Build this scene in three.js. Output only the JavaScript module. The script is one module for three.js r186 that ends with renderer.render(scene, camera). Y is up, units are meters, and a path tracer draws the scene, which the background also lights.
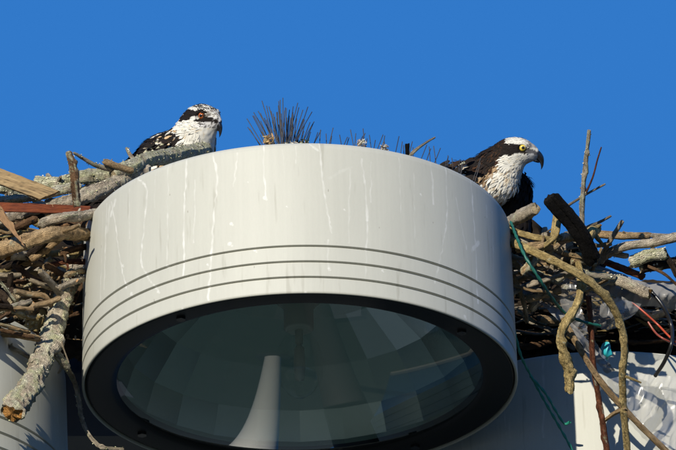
import * as THREE from 'three';
import { mergeGeometries } from 'three/addons/utils/BufferGeometryUtils.js';
import { ImprovedNoise } from 'three/addons/math/ImprovedNoise.js';

// ------------------------------------------------------------------ camera, sky, sun, exposure
const scene = new THREE.Scene();
const ELEV = 20 * Math.PI / 180;      // the lens looks up at the lamp
const DIST = 15, PX = 0.0017;         // metres to the lamp, metres per photo pixel there
const camera = new THREE.PerspectiveCamera(2 * Math.atan(225 * PX / DIST) * 180 / Math.PI, 1024 / 682, 0.5, 20000);
const EYE = new THREE.Vector3(0, 1.7, DIST * Math.cos(ELEV));
const FWD = new THREE.Vector3(0, Math.sin(ELEV), -Math.cos(ELEV));
const RIGHT = new THREE.Vector3(1, 0, 0);
const UPV = new THREE.Vector3(0, Math.cos(ELEV), Math.sin(ELEV));
camera.position.copy(EYE);
camera.lookAt(EYE.clone().addScaledVector(FWD, DIST));

const EXPOSURE = 1.35;
const sunDir = new THREE.Vector3(-Math.sin(22 * Math.PI / 180) * Math.cos(21 * Math.PI / 180), Math.sin(21 * Math.PI / 180), Math.cos(22 * Math.PI / 180) * Math.cos(21 * Math.PI / 180));
function skyTexture() {
  const w = 512, h = 256, d = new Float32Array(w * h * 4);
  const lerp = (a, b, t) => a + (b - a) * t;
  for (let j = 0; j < h; j++) {
    const el = ((j + 0.5) / h - 0.5) * 180;
    for (let i = 0; i < w; i++) {
      const az = ((i + 0.5) / w - 0.5) * 2 * Math.PI, ce = Math.cos(el * Math.PI / 180);
      const dir = [Math.cos(az) * ce, Math.sin(el * Math.PI / 180), Math.sin(az) * ce];
      const e = Math.max(el, 0), t = Math.exp(-e / 7.5), z = Math.min(1, e / 90);
      let c = [lerp(0.032, 0.010, z), lerp(0.215, 0.09, z), lerp(0.65, 0.36, z)];
      const hor = [0.22, 0.40, 0.70];
      c = c.map((x, k) => lerp(x, hor[k], t * 0.45));
      const cs = Math.max(0, dir[0] * sunDir.x + dir[1] * sunDir.y + dir[2] * sunDir.z);
      const au = 0.30 * Math.pow(cs, 60) + 0.03 * Math.pow(cs, 8);
      const o = (j * w + i) * 4;
      d[o] = (c[0] + au) / EXPOSURE; d[o + 1] = (c[1] + au * 0.97) / EXPOSURE; d[o + 2] = (c[2] + au * 0.9) / EXPOSURE; d[o + 3] = 1;
    }
  }
  const t = new THREE.DataTexture(d, w, h, THREE.RGBAFormat, THREE.FloatType);
  t.mapping = THREE.EquirectangularReflectionMapping; t.magFilter = THREE.LinearFilter; t.minFilter = THREE.LinearFilter;
  t.wrapS = THREE.RepeatWrapping; t.needsUpdate = true; return t;
}
const sky = skyTexture();
scene.background = sky; scene.environment = sky;

const sun = new THREE.DirectionalLight(new THREE.Color().setRGB(1, 0.94, 0.82), 4.6);
sun.position.copy(sunDir).multiplyScalar(30).add(new THREE.Vector3(0, 6.6, 0));
sun.target.position.set(0, 6.6, 0);
sun.castShadow = true; sun.shadow.mapSize.set(4096, 4096);
Object.assign(sun.shadow.camera, { left: -4, right: 4, top: 4, bottom: -8, near: 1, far: 80 });
scene.add(sun, sun.target);

const renderer = new THREE.WebGLRenderer({ antialias: true });
renderer.setSize(1024, 682);
renderer.toneMapping = THREE.LinearToneMapping;
renderer.toneMappingExposure = EXPOSURE;
renderer.shadowMap.enabled = true;

// ------------------------------------------------------------------ helpers
let seed = 20240611;
const rnd = () => { seed = (seed * 1664525 + 1013904223) >>> 0; return seed / 4294967296; };
const rr = (a, b) => a + (b - a) * rnd();
const perlin = new ImprovedNoise();
const noise = (x, y, z) => perlin.noise(x + 31.7, y + 17.3, z + 5.1);
const fbm = (x, y, z, o = 3) => { let s = 0, a = 1, n = 0; for (let i = 0; i < o; i++) { s += a * noise(x, y, z); n += a; a *= 0.5; x *= 2.03; y *= 2.03; z *= 2.03; } return s / n; };
const clamp = (x, a, b) => Math.max(a, Math.min(b, x));
const smooth = (a, b, x) => { const t = clamp((x - a) / (b - a), 0, 1); return t * t * (3 - 2 * t); };
const mix3 = (a, b, t) => [a[0] + (b[0] - a[0]) * t, a[1] + (b[1] - a[1]) * t, a[2] + (b[2] - a[2]) * t];
// u, v: photo pixel; w: depth behind the lamp's face, in the same unit (1.7 mm)
const W = (u, v, w) => { const d = DIST + w * PX, k = PX * d / DIST; return EYE.clone().addScaledVector(FWD, d).addScaledVector(RIGHT, (u - 338) * k).addScaledVector(UPV, (225 - v) * k); };
// rigid version for local frames: x right, y up, z towards the lens
const dirW = (x, y, z) => new THREE.Vector3().addScaledVector(RIGHT, x).addScaledVector(UPV, y).addScaledVector(FWD, -z);

const taken = {};
function numbered(name) { const n = taken[name] = (taken[name] ?? -1) + 1; return n ? `${name}_${String(n).padStart(3, '0')}` : name; }
function tag(o, label, category, group, kind) { o.userData.label = label; if (category) o.userData.category = category; if (group) o.userData.group = group; if (kind) o.userData.kind = kind; return o; }
function thing(name, base) { const g = new THREE.Group(); g.name = numbered(name); g.position.copy(base); scene.add(g); return g; }
// geometry in world coordinates -> a named mesh under parent (moved into the parent's frame)
function part(name, geo, mat, parent) {
  const m = new THREE.Mesh(geo, mat); m.name = name; m.castShadow = m.receiveShadow = true;
  const p = new THREE.Vector3(); for (let q = parent; q && q !== scene; q = q.parent) p.add(q.position);
  geo.translate(-p.x, -p.y, -p.z); parent.add(m); return m;
}
function single(name, geo, mat, label, category, group) {   // a thing that is one mesh, with its origin at its base
  geo.computeBoundingBox(); const b = geo.boundingBox, p = new THREE.Vector3((b.min.x + b.max.x) / 2, b.min.y, (b.min.z + b.max.z) / 2);
  geo.translate(-p.x, -p.y, -p.z);
  const m = new THREE.Mesh(geo, mat); m.name = numbered(name); m.position.copy(p); m.castShadow = m.receiveShadow = true; scene.add(m);
  return tag(m, label, category, group);
}
function raw(pos, idx, col, uv, nor) {
  const g = new THREE.BufferGeometry();
  g.setAttribute('position', new THREE.Float32BufferAttribute(pos, 3));
  if (col) g.setAttribute('color', new THREE.Float32BufferAttribute(col, 3));
  if (uv) g.setAttribute('uv', new THREE.Float32BufferAttribute(uv, 2));
  g.setIndex(idx);
  if (nor) { // wind every face the way its normals point
    const A = new THREE.Vector3(), B = new THREE.Vector3(), C = new THREE.Vector3();
    for (let t = 0; t < idx.length; t += 3) { const [a, b, c] = [idx[t], idx[t + 1], idx[t + 2]]; A.fromArray(pos, a * 3); B.fromArray(pos, b * 3).sub(A); C.fromArray(pos, c * 3).sub(A); B.cross(C); if (B.x * (nor[a * 3] + nor[b * 3] + nor[c * 3]) + B.y * (nor[a * 3 + 1] + nor[b * 3 + 1] + nor[c * 3 + 1]) + B.z * (nor[a * 3 + 2] + nor[b * 3 + 2] + nor[c * 3 + 2]) < 0) { idx[t + 1] = c; idx[t + 2] = b; } }
    g.setIndex(idx); g.setAttribute('normal', new THREE.Float32BufferAttribute(nor, 3));
  } else g.computeVertexNormals();
  return g;
}
function dataTex(w, h, fn, srgb) {
  const d = new Uint8Array(w * h * 4);
  for (let j = 0; j < h; j++) for (let i = 0; i < w; i++) { const c = fn(i / w, j / h, i, j), o = (j * w + i) * 4; d[o] = clamp(c[0], 0, 1) * 255; d[o + 1] = clamp(c[1], 0, 1) * 255; d[o + 2] = clamp(c[2], 0, 1) * 255; d[o + 3] = 255; }
  const t = new THREE.DataTexture(d, w, h); t.magFilter = THREE.LinearFilter; t.minFilter = THREE.LinearMipmapLinearFilter; t.generateMipmaps = true; t.wrapS = t.wrapT = THREE.RepeatWrapping;
  if (srgb) t.colorSpace = THREE.SRGBColorSpace; t.needsUpdate = true; return t;
}
const toS = x => x <= 0.0031308 ? 12.92 * x : 1.055 * Math.pow(x, 1 / 2.4) - 0.055;
const col = (r, g, b) => new THREE.Color().setRGB(r, g, b);
const std = o => new THREE.MeshStandardMaterial(o), phys = o => new THREE.MeshPhysicalMaterial(o);

// ------------------------------------------------------------------ the floodlights
const SE = 0.43, CE = Math.sqrt(1 - SE * SE);          // how far the lamp's face is turned to the lens
const R = 218, H = 166;
const lean = 0.02;
const AX = (() => { const a = UPV.clone().multiplyScalar(CE).addScaledVector(FWD, SE).addScaledVector(RIGHT, -lean).normalize(); const x = RIGHT.clone().addScaledVector(a, -RIGHT.dot(a)).normalize(); const z = x.clone().cross(a); return new THREE.Matrix4().makeBasis(x, a, z); })();
const LAMPQ = new THREE.Quaternion().setFromRotationMatrix(AX);
// depth of a lamp's front wall behind pixel u, v
const wallDepth = (c, u, v) => { const dx = clamp(u - c[0], -215, 215), q = Math.sqrt(R * R - dx * dx), h = (c[1] - v - SE * q) / CE; return c[2] - CE * q + SE * h; };
const LAMP_MAIN = [300, 385, 0], LAMP_LEFT = [-148, 529, 0], LAMP_RIGHT = [602, 583, 272];

// bird dropping runs and dirt, measured on the photograph: u, v points, width, strength
const runs = [
  [[[107, 200], [106, 240], [105, 285]], 2.2, .8], [[[112, 198], [117, 226], [121, 255], [128, 284]], 1.8, .9], [[[103, 208], [101, 300]], 1.6, .5], [[[110, 202], [108, 228]], 5, .55], [[[116, 197], [111, 212]], 4, .7],
  [[[138, 175], [147, 183], [145, 230], [143, 258], [150, 274], [160, 287]], 2, .75], [[[170, 160], [169, 262]], 1.6, .5], [[[189, 158], [186, 215], [185, 272]], 2.2, .95], [[[197, 178], [196, 240]], 1.6, .45],
  [[[215, 151], [219, 179], [215, 222], [213, 255], [210, 297]], 2.2, .85], [[[240, 152], [236, 185]], 1.8, .55], [[[266, 143], [267, 195]], 1.8, .8], [[[322, 143], [324, 175], [327, 205], [332, 233]], 2, .75], [[[328, 240], [328, 270]], 1.8, .5],
  [[[312, 144], [322, 152]], 2, .5], [[[331, 179], [343, 172], [354, 168]], 3, .16], [[[352, 170], [348, 243]], 1.6, .4], [[[364, 160], [367, 200], [367, 232], [364, 280]], 1.8, .6], [[[367, 206], [367, 221]], 2.6, .9], [[[373, 163], [372, 203]], 1.5, .45],
  [[[434, 165], [435, 206]], 2.4, .8], [[[449, 170], [448, 217], [440, 258], [433, 284]], 2, .75], [[[458, 200], [462, 226], [467, 252]], 1.8, .55], [[[475, 184], [476, 240], [476, 305]], 2.2, .95], [[[472, 253], [480, 245]], 4, .8], [[[490, 208], [490, 220]], 2.6, 1], [[[496, 215], [494, 275]], 1.8, .6], [[[505, 225], [504, 300]], 1.5, .5],
  [[[90, 240], [89, 300]], 1.6, .45], [[[130, 186], [131, 235]], 1.3, .35], [[[157, 170], [156, 205]], 1.2, .35], [[[285, 150], [286, 172]], 1.2, .3], [[[298, 146], [298, 163]], 1.2, .3], [[[402, 160], [401, 214]], 1.3, .4], [[[416, 175], [414, 240]], 1.3, .35],
];
const dots = [[233, 222, 2.2], [231.5, 242, 3], [256, 249, 2.2], [266.5, 197, 2.6], [169, 263, 2.5], [184, 308, 2], [305, 291, 2], [328, 268, 2.2], [381, 271, 1.6], [209, 262, 1.6], [124, 262, 2.2], [133, 290, 2.6], [160, 288, 2.4], [462, 318, 2.4], [345, 210, 1.3], [288, 206, 1.2], [422, 196, 1.5], [250, 181, 1.2]];
function lampTexture(clean) {
  const w = 2048, h = 512, a = new Float32Array(w * h);
  const put = (x, y, rad, s) => {
    const kx = w / (2 * Math.PI * R), ky = h / H;
    for (let j = Math.floor(y - rad * ky - 1); j <= y + rad * ky + 1; j++) for (let i = Math.floor(x - rad * kx - 1); i <= x + rad * kx + 1; i++) {
      if (j < 0 || j >= h) continue; const ii = (i + w) % w, d = Math.hypot((i - x) / kx, (j - y) / ky) / rad;
      if (d < 1.25) { const e = smooth(1.25, 0.55, d + 0.35 * noise(i * 0.13, j * 0.05, 3)); a[j * w + ii] = Math.max(a[j * w + ii], s * e); }
    }
  };
  const place = (u, v) => { const dx = clamp(u - 299, -217, 217), q = Math.sqrt(R * R - dx * dx), hh = (385 - v - SE * q) / CE; return [(0.5 + Math.asin(dx / R) / (2 * Math.PI)) * w, clamp(hh / H, 0, 1) * h]; };
  if (!clean) {
    for (const [pts, wd, s] of runs) {
      const c = new THREE.CatmullRomCurve3(pts.map(p => new THREE.Vector3(p[0], p[1], 0))), n = Math.ceil(c.getLength() * 1.2);
      for (let k = 0; k <= n; k++) { const p = c.getPoint(k / n), [x, y] = place(p.x, p.y), b = 0.6 + 0.9 * Math.max(0, fbm(p.x * 0.4, p.y * 0.09, wd, 2) + 0.25); put(x + 2.2 * noise(p.y * 0.09, p.x, 7), y, wd * 0.5 * clamp(0.35 + 0.75 * b + 0.5 * noise(p.y * 0.21, p.x, 4), 0.3, 1.6), s * clamp(b * 1.05 - 0.25 + 0.45 * noise(p.y * 0.06, p.x, 9), 0.06, 1)); }
    }
    for (const [u, v, r] of dots) { const [x, y] = place(u, v); put(x, y, r * 0.75, 0.7); put(x + r, y - 2.5 * r, r * 0.45, 0.5); }
  } else for (let k = 0; k < 26; k++) { const x = rnd() * w, y0 = h * rr(0.75, 1), l = h * rr(0.15, 0.6), s = rr(0.2, 0.8), wd = rr(1, 2); for (let t = 0; t < l; t += 1.5) put(x + 6 * noise(x, t * 0.01, 1), y0 - t, wd * 0.6, s * clamp(0.6 + noise(x, t * 0.03, 2), 0.1, 1)); }
  return dataTex(w, h, (u, v, i, j) => {
    const ang = u * 2 * Math.PI, px = Math.cos(ang) * 6, pz = Math.sin(ang) * 6;
    let c = [0.395, 0.391, 0.336];
    const film = fbm(px * 1.2, v * 1.5, pz * 1.2, 3), wash = fbm(px * 9, v * 0.7, pz * 9, 3), grain = fbm(px * 40, v * 26, pz * 40, 2);
    const k = 1 + 0.055 * film + 0.05 * wash + 0.03 * grain; c = c.map(x => x * k);
    c = mix3(c, [0.27, 0.26, 0.21], 0.5 * smooth(0.22, 0.5, fbm(px * 5 + 9, v * 2.2, pz * 5, 4)));
    c = mix3(c, [0.16, 0.14, 0.11], 0.7 * smooth(0.60, 0.68, fbm(px * 22 + 3, v * 18, pz * 22, 2)));
    const s = a[j * w + i] * (0.8 + 0.3 * grain);
    c = mix3(c, [0.60, 0.595, 0.55], clamp(s * 1.15, 0, 1) * 0.85);
    return c.map(toS);
  }, true);
}
const fineBump = dataTex(256, 256, (u, v) => { const x = Math.cos(u * 6.2832) * 9, y = Math.sin(u * 6.2832) * 9, z = v * 60; const n = 0.5 + 0.5 * fbm(x, y, z, 3); return [n, n, n]; });
const paint = clean => phys({ map: lampTexture(clean), roughness: 0.56, metalness: 0, specularIntensity: 0.7 });
const M = {
  paintMain: paint(false), paintOther: paint(true),
  bezel: phys({ color: col(0.006, 0.007, 0.008), roughness: 0.5, specularIntensity: 0.5 }),
  screw: std({ color: col(0.05, 0.05, 0.05), roughness: 0.4, metalness: 0.9 }),
  glass: phys({ color: col(0.80, 0.88, 0.86), transmission: 1, thickness: 0, roughness: 0.015, ior: 1.55 }),
  reflector: std({ color: col(0.52, 0.58, 0.56), roughness: 0.24, metalness: 1 }),
  socket: std({ color: col(0.62, 0.60, 0.54), roughness: 0.5 }),
  bulb: phys({ color: col(0.95, 0.97, 0.96), transmission: 1, thickness: 0, roughness: 0.08, ior: 1.5 }),
  frosted: std({ color: col(0.66, 0.64, 0.58), roughness: 0.4 }),
  steel: std({ color: col(0.035, 0.036, 0.038), roughness: 0.6 }),
  pole: std({ color: col(0.50, 0.50, 0.45), roughness: 0.55 }),
};
const lathe = (pts, seg = 160) => new THREE.LatheGeometry(pts.map(p => new THREE.Vector2(p[0] * PX, p[1] * PX)), seg, -Math.PI, Math.PI * 2);
function housingGeometry() {
  const taper = h => R - 3 * h / H, p = [[200, 7], [212, 7], [215, 6], [215.4, 0.6], [215.8, 0], [217, 0], [217.6, 0.5], [218, 1.6]];
  for (const g of [17, 34, 51]) { const r = taper(g); p.push([r, g - 1.5], [r - 0.6, g - 1.2], [r - 2.8, g - 0.8], [r - 2.8, g + 0.7], [r - 0.6, g + 1.1], [r, g + 1.5]); }
  p.push([taper(90), 90], [taper(130), 130], [215, 159], [214.5, 162.5], [212.5, 165.2], [209, 166], [140, 167], [0.01, 168]);
  const g = lathe(p, 220), pos = g.attributes.position, uv = g.attributes.uv;
  for (let i = 0; i < pos.count; i++) uv.setY(i, clamp(pos.getY(i) / (H * PX), 0, 1));
  const flat = g.toNonIndexed(); // creases at the grooves
  const q = flat.attributes.position, nn = flat.attributes.normal, n = p.length;
  const prof = p.map((a, i) => i ? Math.atan2(a[1] - p[i - 1][1], a[0] - p[i - 1][0]) : 0);
  for (let t = 0; t < q.count; t += 3) {
    let cx = 0, cz = 0; for (let k = 0; k < 3; k++) { cx += q.getX(t + k) / 3; cz += q.getZ(t + k) / 3; }
    const A = new THREE.Vector3().fromBufferAttribute(q, t), B = new THREE.Vector3().fromBufferAttribute(q, t + 1), C = new THREE.Vector3().fromBufferAttribute(q, t + 2);
    const f = B.sub(A).cross(C.sub(A)).normalize();
    for (let k = 0; k < 3; k++) { const x = q.getX(t + k), z = q.getZ(t + k), l = Math.hypot(x, z) || 1, rad = Math.hypot(f.x, f.z) * Math.sign(f.x * cx + f.z * cz); nn.setXYZ(t + k, rad * x / l, f.y, rad * z / l); }
  }
  return flat;
}
const HOUSING = housingGeometry();
const lampGeo = {
  bezel: lathe([[182, 14], [182.5, 6.5], [184, 4.6], [190, 2.2], [211, 1.4], [213.4, 1.8], [214.4, 3.4], [214.4, 7]], 160),
  lens: (() => { const pts = [], s = 23, r0 = 185, RR = (r0 * r0 + s * s) / (2 * s); for (let i = 0; i <= 28; i++) { const r = 0.01 + (r0 - 0.01) * i / 28; pts.push([r, 6 + (RR - s) - Math.sqrt(RR * RR - r * r)]); } return lathe(pts, 128); })(),
  reflector: (() => { const g = lathe([[190, 7.5], [189, 22], [178, 52], [150, 88], [104, 120], [52, 142], [0.01, 150]], 26).toNonIndexed(); g.computeVertexNormals(); return g; })(),
  socket: lathe([[0.01, 146], [22, 146], [22, 92], [18, 88], [15, 84], [15, 62], [12, 60], [0.01, 60]], 32),
  bulb: lathe([[11, 62], [14, 54], [21, 40], [24, 26], [23, 12], [19, 0], [12, -9], [5, -13], [0.01, -14]], 40),
  core: lathe([[0.01, 60], [4, 60], [4, 46], [2, 44], [5, 40], [6, 20], [4.5, 6], [0.01, 4]], 20),
  screw: (() => { const g = new THREE.CylinderGeometry(5 * PX, 5 * PX, 3 * PX, 6); return g; })(),
};
function floodlight(c, mat, label, arm) {
  const g = thing('floodlight', W(...c)); tag(g, label, 'floodlight', 'floodlights on the pole'); g.quaternion.copy(LAMPQ);
  const add = (n, geo, m, p = g) => { const o = new THREE.Mesh(geo, m); o.name = n; o.castShadow = o.receiveShadow = true; p.add(o); return o; };
  add('housing', HOUSING, mat);
  const bz = add('bezel', lampGeo.bezel, M.bezel);
  for (const a of [36, 126, 216, 306]) { const s = add('screw', lampGeo.screw, M.screw, bz); s.position.set(Math.cos(a * Math.PI / 180) * 198 * PX, 1.2 * PX, Math.sin(a * Math.PI / 180) * 198 * PX); }
  add('lens', lampGeo.lens, M.glass); add('reflector', lampGeo.reflector, M.reflector);
  const b = add('bulb', lampGeo.bulb, M.bulb); add('socket', lampGeo.socket, M.socket, b); add('arc_tube', lampGeo.core, M.frosted, b);
  return g;
}
const lampMain = floodlight(LAMP_MAIN, M.paintMain, 'big pale grey drum floodlight streaked with bird droppings between the two ospreys');
const lampLeft = floodlight(LAMP_LEFT, M.paintOther, 'pale floodlight low beneath the lichen covered hanging branch');
const lampRight = floodlight(LAMP_RIGHT, M.paintOther, 'pale floodlight behind the crumpled clear plastic sheet');

// ------------------------------------------------------------------ pole, ground, water
const tubeBetween = (a, b, r0, r1, seg = 24) => { const d = b.clone().sub(a), g = new THREE.CylinderGeometry(r1, r0, d.length(), seg, 1); g.applyQuaternion(new THREE.Quaternion().setFromUnitVectors(new THREE.Vector3(0, 1, 0), d.normalize())); const m = a.clone().add(b).multiplyScalar(0.5); g.translate(m.x, m.y, m.z); return g; };
const boxBetween = (a, b, hh, dd) => { const d = b.clone().sub(a), g = new THREE.BoxGeometry(d.length(), hh, dd); g.applyQuaternion(new THREE.Quaternion().setFromUnitVectors(new THREE.Vector3(1, 0, 0), d.normalize())); const m = a.clone().add(b).multiplyScalar(0.5); g.translate(m.x, m.y, m.z); return g; };
{
  const beamA = W(300, 420, 500), topY = beamA.y - 0.02;
  const poleX = W(372, 420, 425);
  const g = thing('light_pole', new THREE.Vector3(poleX.x, 0, poleX.z)); tag(g, 'dark steel light pole carrying the lamps and the nest', 'light pole');
  part('shaft', tubeBetween(new THREE.Vector3(poleX.x, 0, poleX.z), new THREE.Vector3(poleX.x, topY, poleX.z), 0.085, 0.055, 40), M.steel, g);
  part('base_plate', new THREE.CylinderGeometry(0.22, 0.22, 0.04, 32).translate(poleX.x, 0.02, poleX.z), M.steel, g);
  const post = thing('white_post', new THREE.Vector3(-0.33, 0, poleX.z - 5.9)); tag(post, 'tall pale round post mirrored in the big floodlight glass', 'post');
  part('shaft', tubeBetween(post.position.clone(), post.position.clone().setY(8.4), 0.13, 0.165, 40), M.pole, post);
  part('base_plate', new THREE.CylinderGeometry(0.28, 0.28, 0.05, 32).translate(post.position.x, 0.025, post.position.z), M.steel, post);
  part('cap', new THREE.SphereGeometry(0.17, 24, 12, 0, Math.PI * 2, 0, Math.PI / 2).translate(post.position.x, 8.4, post.position.z), M.pole, post);
  part('crossarm', boxBetween(W(-330, 415, 500), W(980, 415, 500), 0.12, 0.12), M.steel, g);
  part('crossarm', boxBetween(W(-330, 385, 760), W(980, 385, 760), 0.12, 0.12), M.steel, g);
  for (const u of [-250, 20, 300, 560, 850]) part('joist', boxBetween(W(u, 368, 470), W(u, 325, 800), 0.03, 0.06), M.steel, g);
  for (const c of [LAMP_MAIN, LAMP_LEFT, LAMP_RIGHT]) part('lamp_arm', tubeBetween(W(c[0], c[1] - 60 * CE + SE * 190, c[2] + 185 * CE + 20), W(c[0], 415, 500), 0.035, 0.035, 20), M.steel, g);
}
{
  const grass = dataTex(512, 512, (u, v) => { const a = u * 6.2832, b = v * 6.2832, x = Math.cos(a) * 5, y = Math.sin(a) * 5, z = Math.cos(b) * 5, q = Math.sin(b) * 5; const n = fbm(x + q * 0.7, y + z, z * 0.6 - q, 4), f = fbm(x * 6 + q, y * 6 - z * 5, q * 6, 2); return mix3([0.026, 0.042, 0.032], [0.05, 0.062, 0.046], clamp(0.5 + n * 1.2 + f * 0.5, 0, 1)).map(toS); }, true); grass.repeat.set(600, 600);
  const flat = (name, x0, x1, z0, z1, y, mat) => { const gg = new THREE.PlaneGeometry(x1 - x0, z1 - z0); gg.rotateX(-Math.PI / 2); gg.translate((x0 + x1) / 2, y, (z0 + z1) / 2); const m = new THREE.Mesh(gg, mat); m.name = name; m.receiveShadow = true; m.userData.kind = 'structure'; scene.add(m); return m; };
  tag(flat('ground', -3000, 3000, -3000, 3000, 0, std({ map: grass, roughness: 1 })), 'dark grass ground under the light pole');
  tag(flat('water', 1.6, 3000, -3000, -9, 0.02, phys({ color: col(0.012, 0.04, 0.07), roughness: 0.12 })), 'blue water beyond the shore');
  tag(flat('path', -9, -3.2, -15.4, -1, 0.012, std({ color: col(0.16, 0.16, 0.15), roughness: 0.9 })), 'grey paved path');
  const quay = new THREE.Mesh(new THREE.BoxGeometry(40, 0.14, 0.24).translate(21.6, 0.07, -9), std({ color: col(0.13, 0.125, 0.11), roughness: 0.9 })); quay.name = 'kerb'; tag(quay, 'pale concrete edge along the water', null, null, 'structure'); scene.add(quay);
  for (const [x, z, sx, sz] of [[0.75, -3.9, 0.55, 1.3], [2.5, -5.6, 0.8, 1.3]]) { const s = new THREE.Mesh(new THREE.BoxGeometry(sx, 0.12, sz).translate(x, 0.06, z), std({ color: col(0.20, 0.20, 0.18), roughness: 0.9 })); s.name = numbered('concrete_slab'); s.castShadow = s.receiveShadow = true; tag(s, x < 2 ? 'small pale concrete slab on the grass by the pole' : 'larger pale concrete slab on the grass away from the pole', 'slab'); scene.add(s); }
}

// ------------------------------------------------------------------ sticks
const bark = dataTex(256, 256, (u, v) => { const a = u * 6.2832, x = Math.cos(a) * 3, y = Math.sin(a) * 3; const n = fbm(x * 3.4, y * 3.4, Math.cos(v * 6.2832) * 0.9 + Math.sin(v * 6.2832) * 0.7, 4), c = Math.abs(fbm(x * 2.4 + 7, y * 2.4, Math.sin(v * 6.2832) * 0.8, 3)); const k = clamp(0.55 + n * 0.9 - 0.5 * smooth(0.08, 0, c), 0, 1); return [k, k, k]; });
M.wood = phys({ vertexColors: true, roughness: 0.95, specularIntensity: 0.25, bumpMap: bark, bumpScale: 0.0045 });
M.plain = phys({ vertexColors: true, roughness: 0.95, specularIntensity: 0.2 });
const PAL = {
  grey: [[0.62, 0.54, 0.41], [0.36, 0.285, 0.20]], tan: [[0.64, 0.455, 0.25], [0.38, 0.24, 0.115]], yellow: [[0.60, 0.46, 0.21], [0.37, 0.26, 0.10]], brown: [[0.28, 0.16, 0.08], [0.11, 0.06, 0.034]],
  red: [[0.32, 0.12, 0.058], [0.17, 0.065, 0.04]], char: [[0.012, 0.0105, 0.009], [0.005, 0.0045, 0.0045]], dark: [[0.07, 0.047, 0.03], [0.025, 0.017, 0.011]], pale: [[0.66, 0.55, 0.38], [0.45, 0.34, 0.21]],
};
const LICH = [[0.62, 0.585, 0.43], [0.47, 0.465, 0.27], [0.66, 0.63, 0.51]], CUT = { pale: [0.58, 0.46, 0.28], orange: [0.52, 0.25, 0.07], white: [0.66, 0.62, 0.55], dark: [0.02, 0.017, 0.015], old: [0.20, 0.145, 0.09] };
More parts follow.
